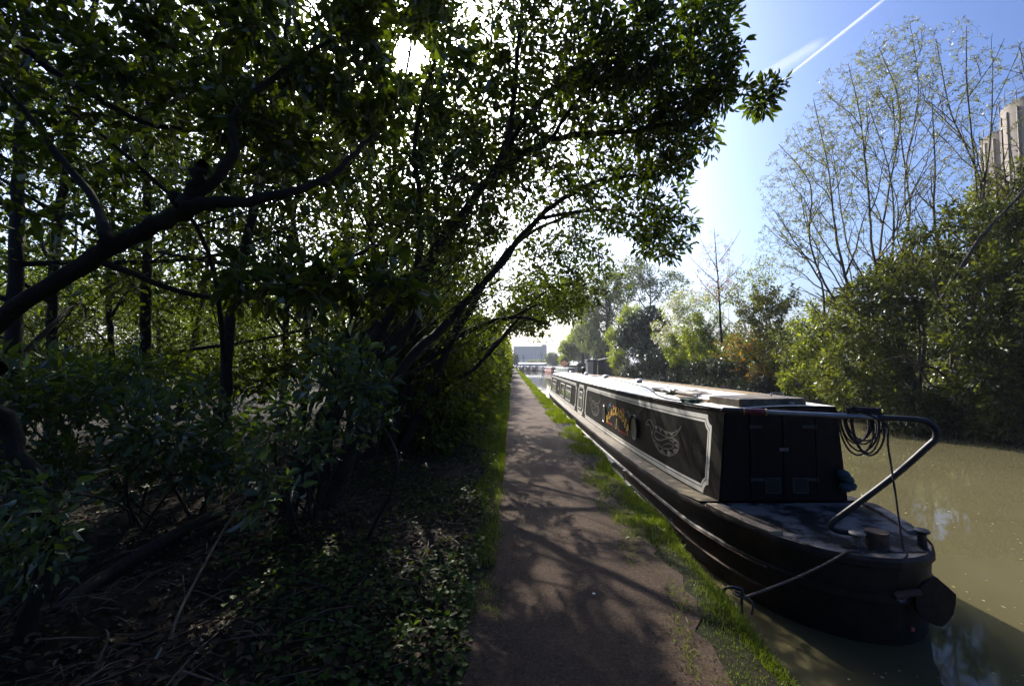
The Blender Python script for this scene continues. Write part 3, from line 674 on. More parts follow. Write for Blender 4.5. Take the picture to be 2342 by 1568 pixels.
# portholes
for yc in (3.68, 6.58):
    c = Vector(SD(yc, .47)); m_ = MB()
    m_.lathe(c, [(.25, .0), (.25, -.012), (.215, -.022), (.19, -.02), (.19, -.004)], 28, 'x'); ph = m_.build('porthole', M['rubber'], boat, smooth=True)
    m_ = MB(); m_.lathe(c, [(.215, -.02), (.212, -.028), (.192, -.028), (.186, -.010)], 28, 'x'); m_.build('porthole_rim', M['steel'], ph, smooth=True)
    m_ = MB(); m_.lathe(c, [(.19, -.008), (.188, -.013)], 28, 'x'); m_.build('pane', M['dark_glass' if yc > 5 else 'glass'], ph, smooth=True)
    if yc < 5:
        m_ = MB(); an = [R(a) for a in np.linspace(-28, 192, 22)]; vs = []
        for a in an:
            for rr, dx in ((.262, .0), (.266, .05), (.276, .05), (.276, .0)): vs.append(c + Vector((-dx, -rr * math.cos(a), rr * math.sin(a))))
        m_.add(vs, [(i * 4 + j, i * 4 + (j + 1) % 4, i * 4 + 4 + (j + 1) % 4, i * 4 + 4 + j) for i in range(21) for j in range(4)] + [(0, 1, 2, 3), (87, 86, 85, 84)]); m_.build('porthole_hood', M['rubber'], ph)
# lettering and painted decoration
def glyph(ch, size, off=.012):
    cu = bpy.data.curves.new('glyph', 'FONT'); cu.body = ch; cu.size = size; cu.offset = off; cu.align_x = 'CENTER'; cu.resolution_u = 3
    ob = bpy.data.objects.new('glyph', cu); COL.objects.link(ob); dg = bpy.context.evaluated_depsgraph_get()
    me = bpy.data.meshes.new_from_object(ob.evaluated_get(dg)); vs = [(v.co.x, v.co.y) for v in me.vertices]; fs = [tuple(p.vertices) for p in me.polygons]
    bpy.data.objects.remove(ob); bpy.data.curves.remove(cu); bpy.data.meshes.remove(me); return vs, fs
m_ = MB(); Rr, yc, hc = 1.80, 5.2, .48 + .105
for i, ch in enumerate('BLACKADDER'):
    vs, fs = glyph(ch, .25, .012); phi = R(-31.5 + 63.0 * i / 9); cs, sn = math.cos(phi), math.sin(phi)
    pl = []
    for a, b in vs:
        a *= 1.12; b -= .0
        s_ = a * cs + b * sn + Rr * sn; t_ = -a * sn + b * cs + Rr * cs - Rr
        pl.append(SD(yc - s_, hc + t_ + .0, .004))
    m_.add(pl, fs)
m_.build('name_lettering', M['gold'], boat)
m_ = MB(); vs, fs = glyph('1', .32, .012)
serif = [(-.075, 0), (.075, 0), (.075, .028), (-.075, .028)]
m_.add([SD(5.2 - a, .27 + b, .004) for a, b in vs], fs); m_.add([SD(5.2 - a, .27 + b - .004, .0045) for a, b in serif], [(0, 1, 2, 3)]); m_.build('boat_number', M['gold'], boat)
def leafmark(mm, y, h, L, Wd, ang):
    pts = [(-L, 0), (-L * .3, Wd), (L * .5, Wd * .7), (L, 0), (L * .3, -Wd * .6), (-L * .5, -Wd * .7)]; ca, sa = math.cos(ang), math.sin(ang)
    mm.add([SD(y - (a * ca - b * sa), h + a * sa + b * ca, .004) for a, b in pts], [tuple(range(6))])
for y0, y1, hh in ((6.18, 5.6, .28), (4.95, 4.22, .24)):
    m_ = MB()
    for i in range(8):
        y = y0 + (y1 - y0) * i / 7; m_.add([SD(y + a, hh + b, .004) for a, b in ((-.024, 0), (.012, 0), (.020, .062), (-.014, .062))], [(0, 1, 2, 3)])
        if i < 7: m_.add([SD(y - a, hh + b, .004) for a, b in ((.0, .024), (.08, .024), (.08, .038), (.0, .038))], [(0, 1, 2, 3)])
    m_.build('red_word', M['red_paint'], boat)
for a in ((5.58, .745, .13, .035, -.12), (4.62, .74, .16, .036, -.35)):
    m_ = MB(); leafmark(m_, *a); m_.build('red_scroll', M['red_paint'], boat)
for a in ((6.0, .76, .12, .026, .5), (5.88, .73, .10, .024, -.5), (6.1, .71, .09, .02, 1.1), (4.2, .72, .12, .026, -.6), (4.08, .69, .10, .024, .4), (4.3, .75, .09, .02, 0), (5.36, .33, .09, .016, .8), (5.02, .31, .09, .016, -.8)):
    m_ = MB(); leafmark(m_, *a); m_.build('blue_scroll', M['blue_paint'], boat)
# the painted snake, drawn twice along the side
def pz(px, pyy):
    u, v = (1750 + px / 5.8078) * .7804, (1120 + pyy / 5.8078) * .7804
    d = 992 * 2.53 / (u - 1169); return d - BY, CAM_H - (v - 832) / 992 * d + .8 - GZ + .05
upper = [(885, 700), (905, 678), (935, 678), (970, 692), (1010, 722), (1060, 758), (1110, 784), (1170, 800), (1230, 788), (1280, 755), (1305, 720), (1318, 697)]
lower = [(905, 775), (930, 762), (975, 785), (1040, 830), (1100, 860), (1150, 876), (1200, 860), (1250, 825), (1285, 785), (1308, 740), (1318, 697)]
body_o = [(762, 645), (775, 600), (800, 570), (835, 580), (858, 625), (880, 680), (884, 740), (868, 790), (878, 850), (905, 925), (945, 1005), (990, 1070), (1050, 1125), (1120, 1160), (1190, 1170), (1250, 1146), (1290, 1100), (1305, 1040), (1295, 980), (1260, 930), (1210, 895), (1150, 880), (1090, 888), (1040, 905), (985, 905), (940, 880), (912, 835), (905, 775)]
body_i = [(770, 655), (800, 640), (828, 668), (845, 720), (858, 800), (890, 880), (935, 935), (985, 990), (1050, 1038), (1110, 1058), (1170, 1058), (1207, 1035), (1215, 990), (1195, 945), (1150, 915)]
def stroke(mm, pts, w, off, closed=False):
    q = smooth_path([(*pz(*p), 0) for p in pts], 4)[:, :2]; t = np.gradient(q, axis=0); t = t / (np.linalg.norm(t, axis=1, keepdims=True) + 1e-9); nn = np.stack([-t[:, 1], t[:, 0]], 1)
    vs = [SD(a[0] + off, a[1], .0042) for a in q + nn * w / 2] + [SD(a[0] + off, a[1], .0042) for a in q - nn * w / 2]; n = len(q)
    mm.add(vs, [(i, i + 1, n + i + 1, n + i) for i in range(n - 1)])
def teeth(mm, a, b, off, n, dep):
    qa = smooth_path([(*pz(*p), 0) for p in a], 8)[:, :2]; qb = smooth_path([(*pz(*p), 0) for p in b], 8)[:, :2]
    fa = lambda t: qa[min(int(t * (len(qa) - 1)), len(qa) - 1)]; fb = lambda t: qb[min(int(t * (len(qb) - 1)), len(qb) - 1)]
    for i in range(n):
        p, q_, r_ = fa(i / n), fa((i + 1) / n), fb((i + .5) / n); c = (p + q_) / 2; tip = c + (r_ - c) * dep
        mm.add([SD(x[0] + off, x[1], .0036) for x in (p, q_, tip)], [(0, 1, 2)])
for off in (0.0, 5.9):
    m_ = MB()
    stroke(m_, upper, .02, off); stroke(m_, lower, .02, off); stroke(m_, body_o, .024, off); stroke(m_, body_i, .018, off)
    teeth(m_, upper[1:], lower, off, 6, .8); teeth(m_, body_o[6:21], body_i[3:], off, 8, .8)
    stroke(m_, [(1045, 1000), (1110, 970), (1180, 985), (1205, 1030)], .014, off)
    m_.build('snake_emblem', M['silver_line'], boat)
m_ = MB()
for a, b in ((17.5, .50), (17.42, .46), (17.58, .46), (17.5, .42)):
    m_.add([SD(a + .09 * math.cos(t), b + .05 * math.sin(t), .004) for t in np.linspace(0, 2 * math.pi, 9)[:-1]], [tuple(range(8))])
fl = m_.build('painted_flower', M['white_line'], boat)
m_ = MB(); m_.add([SD(y, h, .0038) for y, h in ((17.46, .55), (17.54, .55), (17.48, .85), (17.43, .85))], [(0, 1, 2, 3)]); m_.build('flower_stem', M['leaf_pink'], fl)
# tiller, rudder stock, rudder
m_ = MB(); c = (.05, -1.30, .75); m_.lathe(c, [(.085, 0), (.088, .10), (.092, .135), (.09, .15), (.001, .152)], 20); stock = m_.build('rudder_stock', M['rust'], boat, smooth=True)
TD = Vector((-.82, .36, 0)); TD = TD / TD.length                     # the way the tiller points
o3 = Vector((.07, -1.33, 0))
def tp(a, z): return o3 + TD * a + Vector((0, 0, z))
low = smooth_path([tp(-.03, .86), tp(.20, .86), tp(.34, .865), tp(.385, .90), tp(.36, .95), tp(.28, 1.03), tp(-.09, 1.40), tp(-.36, 1.71), tp(-.415, 1.78), tp(-.42, 1.86), tp(-.37, 1.925), tp(-.28, 1.945), tp(-.05, 1.95), tp(.0, 1.95)], 5)
m_ = MB(); m_.tube(low, .027, 14); til = m_.build('tiller', M['tiller_blue'], boat, smooth=True)
m_ = MB(); m_.tube([tp(-.01, 1.95), tp(.5, 1.956), tp(.92, 1.96)], .024, 14); m_.build('tiller_bar', M['steel'], til, smooth=True)
m_ = MB(); m_.tube([tp(.90, 1.96), tp(.93, 1.96), tp(.96, 1.961), tp(1.06, 1.962), tp(1.10, 1.962)], [.026, .034, .036, .031, .036], 14); m_.build('tiller_grip', M['maroon'], til, smooth=True)
m_ = MB(); m_.tube([tp(1.10, 1.962), tp(1.12, 1.962), tp(1.2, 1.963), tp(1.29, 1.964), tp(1.31, 1.964)], [.034, .036, .030, .033, .018], 14); m_.build('tiller_end_grip', M['walnut'], til, smooth=True)
for a in (.90, 1.10):
    m_ = MB(); m_.tube([tp(a - .006, 1.961), tp(a + .006, 1.961)], .0375, 14); m_.build('grip_ferrule', M['brass'], til, smooth=True)
def rp(a, z): return Vector((-.12, -1.60, .14)) + (Vector((.90, -.14, 0)) * a + Vector((0, 0, z))) * .82
m_ = MB(); m_.prism([rp(a, z) for a, z in ((.285, .26), (.275, .33), (.28, .40), (.30, .46), (.335, .51), (.38, .555), (.44, .59), (.50, .62), (.60, .54), (.70, .46), (.69, .36), (.66, .26), (.60, .18), (.54, .125), (.47, .13), (.40, .16), (.33, .205))], (.008, .035, 0)); rud = m_.build('rudder_blade', M['hull_black'], boat, bevel=.006)
m_ = MB(); m_.tube([rp(.06, .40), rp(.20, .44), rp(.32, .46)], .028, 8); m_.build('rudder_arm', M['rust'], rud, smooth=True)
for x, y in ((-.20, -1.385), (.47, -1.32)):
    m_ = MB(); m_.lathe((x, y, .75), [(.05, 0), (.038, .012), (.036, .13), (.045, .14), (.062, .148), (.064, .162), (.052, .172), (.001, .174)], 18); m_.build('mooring_dolly', M['tiller_blue' if x > 0 else 'vent_plate'], boat, smooth=True)
m_ = MB(); m_.lathe((-.02, -1.605, .46), [(.045, 0.02), (.048, -.006), (.036, -.014), (.022, -.006), (.02, .0)], 18, 'y'); m_.build('hull_ring', M['vent_plate'], boat, smooth=True)
m_ = MB(); m_.lathe((.12, -1.545, .16), [(.02, 0.0), (.018, -.012), (.001, -.013)], 10, 'y'); m_.build('red_hull_spot', M['red_paint'], boat, smooth=True)
# mushroom vents, chimney
for x, y in ((.17, 6.4), (.25, 10.8), (.31, 15.2), (.28, 20.0)):
    z = zt(y) + .07; m_ = MB(); m_.lathe((x, y, z), [(.075, 0), (.075, .085), (.07, .087)], 18); v_ = m_.build('roof_vent', M['vent_plate'], boat, smooth=True)
    m_ = MB(); m_.lathe((x, y, z + .085), [(.07, .0), (.115, .002), (.118, .018), (.095, .042), (.05, .056), (.001, .06)], 20); m_.build('vent_cap', M['steel'], v_, smooth=True)
m_ = MB(); m_.lathe((.43, 16.7, zt(16.7) + .06), [(.10, 0), (.085, .02), (.085, .33), (.11, .335), (.11, .37), (.06, .40), (.001, .402)], 18); m_.build('chimney', M['tiller_blue'], boat, smooth=True)

for o in boat.children_recursive:             # bend every part to the sheer
    for v in o.data.vertices: 
        v.co.z += dip(v.co.y, v.co.z, v.co.x)
        if v.co.x > .3 and v.co.y < 0 and v.co.z < 1.0: v.co.x -= (v.co.x - .3) * .09 * float(sstep(-v.co.y, .1, 1.2))
    o.data.update()
# ------------------------------------------------------------------ things on the boat and its moorings
def BL(x, y, z): return Vector((BX + x - .0074 * y, BY + y + .0074 * x, WZ + z + dip(y, z, x)))     # boat coordinates to world
def ropecurve(name, pts, r, mat, label, cat, k=6, n=7):
    m_ = MB(); m_.tube(smooth_path(pts, k), r, n); return tag(m_.build(name, M[mat], smooth=True), label, cat)
coil = []
c0 = BL(*tp(.12, 1.95))
tdw = TD
for i in range(9):                                     # one rope, wound over the tiller again and again
    wd, dep = .085 + .055 * rng.random(), .20 + .17 * rng.random(); sh = -.10 + .16 * rng.random(); oy = (i - 4) * .013
    for j in range(12):
        a = math.pi / 2 + 2 * math.pi * j / 12
        ca, sa = math.cos(a), math.sin(a)
        z = (.055 if sa > 0 else dep) * sa
        xx = wd * ca * (1.15 if sa < 0 else 1.0)
        coil.append(c0 + tdw * (sh * .6 + xx) + Vector((tdw.y, -tdw.x, 0)) * (.034 * (1 if j in (0, 1, 2, 10, 11) else 1.0) + .012 * i - .02) + Vector((0, 0, z)))
for i in range(3):                                     # the turns heaped on top
    for j in range(8):
        a = 2 * math.pi * j / 8; coil.append(c0 + tdw * (.13 * math.cos(a) - .02) + Vector((tdw.y, -tdw.x, 0)) * .035 * math.sin(a) + Vector((0, 0, .05 + .016 * i)))
e = c0 + tdw * -.16
coil += [e + Vector((0, -.03, -.05)), e + Vector((.0, -.05, -.25)), BL(.15, -1.40, 1.30), BL(.165, -1.42, .95), BL(.16, -1.45, .80), BL(.13, -1.52, .775), BL(.04, -1.56, .74), BL(-.02, -1.57, .70)]
ropecurve('rope_coil', coil, .0085, 'rope', 'black rope coiled over the tiller with one end hanging down to the deck', 'rope', 4, 6)
pin = Vector((1.70, 3.30, -.06))
dol = BL(-.20, -1.385, .80)
ml = [dol + Vector((.05, .02, 0)), dol + Vector((.04, -.05, .01)), dol + Vector((-.045, -.045, .015)), dol + Vector((-.05, .04, .005)), dol + Vector((.04, .05, 0)), dol + Vector((.05, -.04, -.005)), dol + Vector((-.04, -.06, -.02))]
for t in np.linspace(.12, 1, 8): ml.append(dol.lerp(pin + Vector((.06, 0, .0)), t) + Vector((0, 0, -.03 * math.sin(math.pi * t))))
ml += [pin + Vector((-.01, -.03, .0)), pin + Vector((-.05, .03, .01)), pin + Vector((.03, .04, -.01)), pin + Vector((.07, -.02, -.05)), pin + Vector((.05, -.03, -.12))]
ropecurve('mooring_rope', ml, .009, 'rope_tan', 'taut mooring rope from the stern dolly down to the iron hook on the bank', 'rope', 5, 7)
m_ = MB(); m_.tube(smooth_path([pin + Vector((.0, .0, -.30)), pin + Vector((-.0, .0, -.02)), pin + Vector((.01, .01, .035)), pin + Vector((-.05, .02, .05)), pin + Vector((-.10, .04, .03)), pin + Vector((-.13, .06, -.04)), pin + Vector((-.2, .16, -.06)), pin + Vector((-.24, .24, .0))], 6), .011, 8)
tag(m_.build('mooring_hook', M['tiller_blue'], smooth=True), 'black iron mooring hook driven into the grassy bank edge', 'mooring hook')
hook2 = G(1484, 1092); hook2[0] = float(bank_l(hook2[1])) + .03
m_ = MB(); m_.tube([Vector(hook2) + Vector((0, 0, -.3)), Vector(hook2) + Vector((0, 0, .09)), Vector(hook2) + Vector((0, .0, .11))], [.014, .014, .02], 8)
tag(m_.build('mooring_stake', M['steel'], smooth=True), 'short steel mooring stake in the grass beside the boat\'s bottom rail', 'mooring stake')
# cable along the roof into the green rope pile
cab = [BL(-.58, 1.45, zt(1.4) + .03)] + [BL(x, y, zt(y) + .02 + .075 * (1 - (x / .7) ** 2) + .02 * (x / .7 + 1)) for x, y in ((-.62, 2.0), (-.56, 2.8), (-.40, 3.6), (-.22, 4.6), (-.15, 5.6), (-.05, 6.8), (.04, 8.4), (.05, 10.5), (.1, 13.0))]
ropecurve('roof_cable', cab, .011, 'rope_green', 'thin dark green cable running along the pale boat roof', 'cable')
gr = []
for i in range(46):
    a = i * 1.9; rr = .10 + .05 * rng.random(); gr.append(BL(-.56 + rr * math.cos(a) * .8, 1.36 + rr * math.sin(a) * 2.2, zt(1.4) + .035 + .05 * rng.random()))
ropecurve('green_rope', gr, .009, 'rope_green', 'dark green rope heaped on the roof beside the hatch', 'rope', 4, 6)
m_ = MB(); m_.prism([BL(-.30 + dx, y, zt(y) + .10 + dz) for dx, y, dz in ((-.07, 1.7, 0), (.09, 1.7, .004), (.12, 3.4, .0), (.10, 3.85, 0), (.03, 3.95, 0), (-.05, 3.8, 0))], (0, 0, .035))
tag(m_.build('gangplank', M['grey_wood'], bevel=.006), 'grey wooden gangplank with a rounded end lying on the boat roof', 'gangplank')
m_ = MB(); m_.tube([BL(-.38, 1.5, zt(1) + .10), BL(-.12, 3.5, zt(3.5) + .15)], .016, 8); hd = tag(m_.build('mop_handle', M['tiller_blue'], smooth=True), 'thin dark pole laid across the gangplank on the roof', 'pole')
for i, (x, y, sx, sy, sz, mt, lb) in enumerate(((-.08, 2.3, .16, .45, .075, 'rag', 'crumpled grey and purple cloth heaped on the roof behind the hatch'), (-.36, 2.75, .09, .25, .06, 'tiller_blue', 'small crumpled black cloth on the gangplank above the green rope'))):
    n_ = 14; vs, fs = [], []
    for a in range(n_):
        for b in range(n_):
            s_, t_ = -1 + 2 * a / (n_ - 1), -1 + 2 * b / (n_ - 1); f_ = max(0, 1 - (s_ * s_ + t_ * t_) * .62)
            vs.append(BL(x + sx * s_ * (1 + .12 * math.sin(5 * t_ + i)), y + sy * t_ * (1 + .1 * math.sin(4 * s_)), zt(y) + .085 + (.05 if i else 0) + sz * f_ * (.55 + .45 * math.sin(7 * s_ + 3 * t_) * math.cos(5 * t_ - 2 * s_)) + .01 * rng.random()))
    fs = [(a * n_ + b, a * n_ + b + 1, a * n_ + n_ + b + 1, a * n_ + n_ + b) for a in range(n_ - 1) for b in range(n_ - 1)]
    k = len(vs); vs += [v - Vector((0, 0, .02)) for v in vs]; fs += [tuple(k + j for j in f[::-1]) for f in fs]
    tag(MB().add(vs, fs).build('cloth', M[mt], smooth=True), lb, 'cloth')
m_ = MB(); m_.bar(BL(.05, 14.0, zt(14) + .115), BL(.42, 12.0, zt(12) + .115), .06, .03)
tag(m_.build('plank', M['rail_wood']), 'short wooden plank lying across the far end of the boat roof', 'plank')
m_ = MB(); m_.tube([BL(-.05, 14.4, zt(14) + .115), BL(.44, 11.2, zt(11) + .115)], .022, 8)
tag(m_.build('boat_pole', M['walnut'], smooth=True), 'dark boat pole lying beside the plank at the roof\'s far end', 'pole')
m_ = MB()
for i, (dx, dz, rr) in enumerate(((0, 0, .075), (.05, -.06, .07), (.09, -.13, .06), (.02, -.14, .07))):
    m_.lathe(BL(.70 + dx, -.07, 1.10 + dz), [(.001, -rr), (rr * .7, -rr * .7), (rr, 0), (rr * .75, rr * .6), (.001, rr * .95)], 10)
tag(m_.build('cloth_bundle', M['teal'], smooth=True), 'dark teal cloth bundle hung at the right foot of the stern bulkhead', 'cloth')
bl = [BL(-.95, 22.9, .85), BL(-1.2, 24.0, .75), BL(-1.55, 26.0, .8)]
ropecurve('bow_rope', [BL(-.4, 23.2, .92), BL(-.8, 23.0, .80), Vector((float(bank_l(27.5)) - .1, 27.5, .02))], .014, 'rope_tan', 'mooring rope stretched from the boat\'s far bow to the bank', 'rope')

# ------------------------------------------------------------------ far end of the canal
def far_boat(name, label, x, y, rz, L, hullm, cabm, group=None, windows=5, bow=True, roofm='roof_paint', cab_h=.95, panelm=None):
    """a small moored boat: hull with pointed bow (+y), cabin, roof, windows"""
    t = thing(name, label, 'narrowboat', (x, y, WZ), rz, group); w = 1.02
    ysn = [0, .25, .8, L - 3.2, L - 1.8, L - .8, L - .2, L]; ws = [.55, .85, w, w, .88, .55, .2, .03]
    m_ = MB(); vs = []
    for yy_, ww in zip(ysn, ws):
        up = .35 * max(0, (yy_ - (L - 3)) / 3) ** 2
        vs += [(-ww * .9, yy_ * .985, -.3), (-ww, yy_, .62 + up), (ww, yy_, .62 + up), (ww * .9, yy_ * .985, -.3)]
    fs = [(0, 1, 2, 3)]
    for i in range(len(ysn) - 1): fs += [(4 * i + j, 4 * i + 4 + j, 4 * i + 5 + j, 4 * i + 1 + j) for j in range(3)]
    m_.add(vs, fs); m_.build('hull', M[hullm], t)
    m_ = MB(); m_.tube([(-ww - .02, yy_, .6 + .35 * max(0, (yy_ - (L - 3)) / 3) ** 2) for yy_, ww in zip(ysn, ws)] + [(ww + .02, yy_, .6 + .35 * max(0, (yy_ - (L - 3)) / 3) ** 2) for yy_, ww in list(zip(ysn, ws))[::-1]], .035, 6); m_.build('hull_rail', M['cream'], t)
    a, b = 1.3, L - 3.4
    m_ = MB(); m_.add([(-.84, a, .62), (.84, a, .62), (.84, b, .62), (-.84, b, .62), (-.74, a, .62 + cab_h), (.74, a, .62 + cab_h), (.74, b, .62 + cab_h), (-.74, b, .62 + cab_h)], [(0, 1, 5, 4), (1, 2, 6, 5), (2, 3, 7, 6), (3, 0, 4, 7), (4, 5, 6, 7)]); m_.build('cabin', M[cabm], t)
    m_ = MB(); m_.box(-.78, .78, a - .04, b + .04, .62 + cab_h, .66 + cab_h, (.05, .02)); m_.build('roof', M[roofm], t)
    if panelm:
        for k in range(2):
            y0 = a + .3 + k * (b - a) / 2; y1 = y0 + (b - a) / 2 - .6
            for s in (-1, 1):
                m_ = MB(); m_.add([(s * (.845), y0, .72), (s * .845, y1, .72), (s * .765, y1, .62 + cab_h - .1), (s * .765, y0, .62 + cab_h - .1)], [(0, 1, 2, 3)]); m_.build('painted_panel', M[panelm], t)
    for k in range(windows):
        yc = a + (k + .5) * (b - a) / windows
        for s in (-1, 1):
            m_ = MB(); m_.prism([(s * .83, yc - .38, .86), (s * .83, yc + .38, .86), (s * .775, yc + .38, 1.38), (s * .775, yc - .38, 1.38)], (s * .03, 0, .003)); f = m_.build('window', M['cream'], t)
            m_ = MB(); m_.prism([(s * .86, yc - .3, .92), (s * .86, yc + .3, .92), (s * .815, yc + .3, 1.32), (s * .815, yc - .3, 1.32)], (s * .006, 0, .001)); m_.build('pane', M['glass'], f)
    # end panel and cratch cover
    m_ = MB(); m_.prism([(-.7, b + .02, .64), (.7, b + .02, .64), (.12, b + .02, .62 + cab_h + .05), (-.12, b + .02, .62 + cab_h + .05)], (0, 1.5, -.18)); m_.build('bow_cover', M['ink' if hullm != 'ink' else 'purple'], t)
    m_ = MB(); m_.prism([(-.6, a - .02, .7), (.6, a - .02, .7), (.55, a - .02, 1.45), (-.55, a - .02, 1.45)], (0, -.03, 0)); m_.build('stern_door', M['cream' if cabm in ('claret', 'purple') else 'claret'], t)
    return t
far_boat('narrowboat', 'sage green narrowboat with white windows moored beyond the far end of the black boat', 12.9, 92.5, R(3.2), 22, 'ink', 'sage', windows=7)
far_boat('narrowboat', 'brick red narrowboat moored just behind the sage green boat', 11.6, 117.5, R(3.0), 17, 'brick_red', 'brick_red', windows=5, panelm='claret')
far_boat('narrowboat', 'dark narrowboat with pale lines on its bow facing down the canal beyond the red boat', 10.2, 156.0, R(182), 17, 'ink', 'purple', windows=5)
FB = [(1.1, 'navy', 'navy', 'navy narrowboat at the towpath end of the row across the basin'), (3.45, 'ink', 'purple', 'purple narrowboat between the navy and the bottle green boats'), (5.8, 'bottle', 'bottle', 'bottle green narrowboat in the row moored across the basin'), (8.1, 'ink', 'claret', 'claret narrowboat at the right end of the row across the basin')]
for x, h, c, lb in FB: far_boat('narrowboat', lb, x, 168.6, R(180), 15, h, c, 'narrowboats moored in a row across the basin', windows=4)
# a white block in place of sun glare on boat roofs, and the big warehouse behind
def shed(name, label, cat, x0, x1, y0, y1, h, wallm, roofm, rh=.6, doors=3):
    t = thing(name, label, cat, ((x0 + x1) / 2, y0, 0)); hx = (x1 - x0) / 2; D = y1 - y0
    m_ = MB(); m_.box(-hx, hx, 0, D, -.5, h); m_.build('wall', M[wallm], t)
    m_ = MB(); vs = [(-hx - .3, -.3, h), (hx + .3, -.3, h), (hx + .3, D + .3, h), (-hx - .3, D + .3, h), (-hx - .3, D / 2, h + rh), (hx + .3, D / 2, h + rh)]; m_.add(vs, [(0, 1, 5, 4), (2, 3, 4, 5), (0, 4, 3), (1, 2, 5), (0, 3, 2, 1)]); m_.build('roof', M[roofm], t)
    for k in range(doors):
        x = -hx + (k + .5) * 2 * hx / doors; m_ = MB(); m_.box(x - hx / doors * .35, x + hx / doors * .35, -.06, -.003, .1, h * .75); m_.build('door', M['sage' if wallm == 'pale_wall' else 'felt'], t)
    return t
shed('roof_glare_block', 'long low white block standing in for sunlit boat roofs behind the row across the basin', 'shed', 3.2, 14.5, 186, 192, 1.75, 'pale_wall', 'pale_wall', .5, 0)
wh = thing('warehouse', 'tall blue grey clad warehouse rising beyond the basin', 'warehouse', (17.5, 350, 0))
m_ = MB(); m_.box(-16, 10.5, 0, 60, -1, 15.4); m_.build('wall', M['cladding'], wh)
m_ = MB(); m_.box(-16.3, 10.8, -.3, 60.3, 15.4, 15.9); m_.build('roof', M['cladding'], wh)
m_ = MB(); m_.box(6.6, 10.4, 2, 8, 15.9, 17.4); m_.build('plant_room', M['cladding'], wh)
m_ = MB(); m_.box(-12.5, 8.5, -8, -.01, -1, 5.2); m_.build('loading_bay', M['pale_wall'], wh)
for k in range(5):
    m_ = MB(); m_.box(-11 + k * 4, -8.4 + k * 4, -8.06, -8.003, 0, 3.4); m_.build('loading_door', M['cream'], wh)
# black boathouse roof and the creosoted sheds on the right bank
bh = thing('boathouse', 'long low black roofed boathouse behind the sage green boat', 'boathouse', (17.2, 100, 0), R(4))
m_ = MB(); m_.box(-2.2, 2.2, 0, 17, -.5, 1.35); m_.build('wall', M['brown_board'], bh)
m_ = MB(); m_.box(-2.5, 2.5, -.3, 17.3, 1.35, 1.95, (.6, .1)); m_.build('roof', M['brown_board'], bh)
m_ = MB(); m_.box(-1.2, 1.2, -.05, -.003, -.2, 1.1); m_.build('door', M['felt'], bh)
sx, sy = 14.0, 71.0
s1 = thing('garden_shed', 'black creosoted shed with a sloping mossy roof on the far bank', 'shed', (sx + 1.35, sy, 0))
m_ = MB(); m_.add([(-1.25, 0, -.9), (1.75, 0, -.9), (1.75, 3, -.9), (-1.25, 3, -.9), (-1.25, 0, 2.2), (1.75, 0, 2.75), (1.75, 3, 2.75), (-1.25, 3, 2.2)], [(0, 1, 5, 4), (1, 2, 6, 5), (2, 3, 7, 6), (3, 0, 4, 7), (4, 5, 6, 7)]); m_.build('wall', M['brown_board'], s1)
m_ = MB(); m_.prism([(-1.45, -.25, 2.18), (1.85, -.25, 2.79), (1.85, -.25, 2.90), (-1.45, -.25, 2.29)], (0, 3.5, 0)); m_.build('roof', M['felt'], s1)
for x in (-.4, .6, 1.4):
    m_ = MB(); m_.box(x - .04, x + .04, -.03, -.003, -.9, 2.2); m_.build('batten', M['brown_board'], s1)
s2 = thing('store_cupboard', 'narrow pale grey door and black side of a small store beside the creosoted shed', 'store', (sx - .75, sy - .6, 0))
m_ = MB(); m_.box(-.95, .55, 0, 2, -.9, 2.25); m_.build('wall', M['brown_board'], s2)
m_ = MB(); m_.box(-1.1, .7, -.12, 2.1, 2.25, 2.36, (.05, .05)); m_.build('roof', M['felt'], s2)
m_ = MB(); m_.box(-.9, -.12, -.04, -.003, -.8, 2.1); m_.build('door', M['cladding'], s2)
# concrete silo tower at the right
tw_ = thing('concrete_tower', 'tall stained concrete tower of ribbed cylinders behind the trees at the right', 'tower', (78.3, 62, 0))
for k, (x, y, r, h) in enumerate(((-3.6, 0, 4.2, 36.5), (-9.2, -8.0, 4.4, 36.5), (.5, -9.5, 4.4, 36.5))):
    m_ = MB(); m_.lathe((x, y, -1), [(r, 0), (r, h), (r - .2, h), (r - .2, h - .3)], 40); cyl = m_.build('silo', M['concrete'], tw_, smooth=True)
    m_ = MB()
    for j in range(18):
        a = 2 * math.pi * j / 18; m_.tube([(x + (r + .1) * math.cos(a), y + (r + .1) * math.sin(a), h - 1), (x + (r + .1) * math.cos(a), y + (r + .1) * math.sin(a), h + .2)], .05, 5)
    for zz in (h - .4, h + .2): m_.tube([(x + (r + .1) * math.cos(a), y + (r + .1) * math.sin(a), zz) for a in np.linspace(0, 2 * math.pi, 25)], .05, 5)
    m_.build('railing', M['rubber'], cyl)
    m_ = MB()
    for j in range(20):
        a = 2 * math.pi * j / 20; m_.tube([(x + (r) * math.cos(a), y + (r) * math.sin(a), 0), (x + (r) * math.cos(a), y + (r) * math.sin(a), h - 2)], .16, 5)
    m_.build('rib', M['concrete'], cyl)

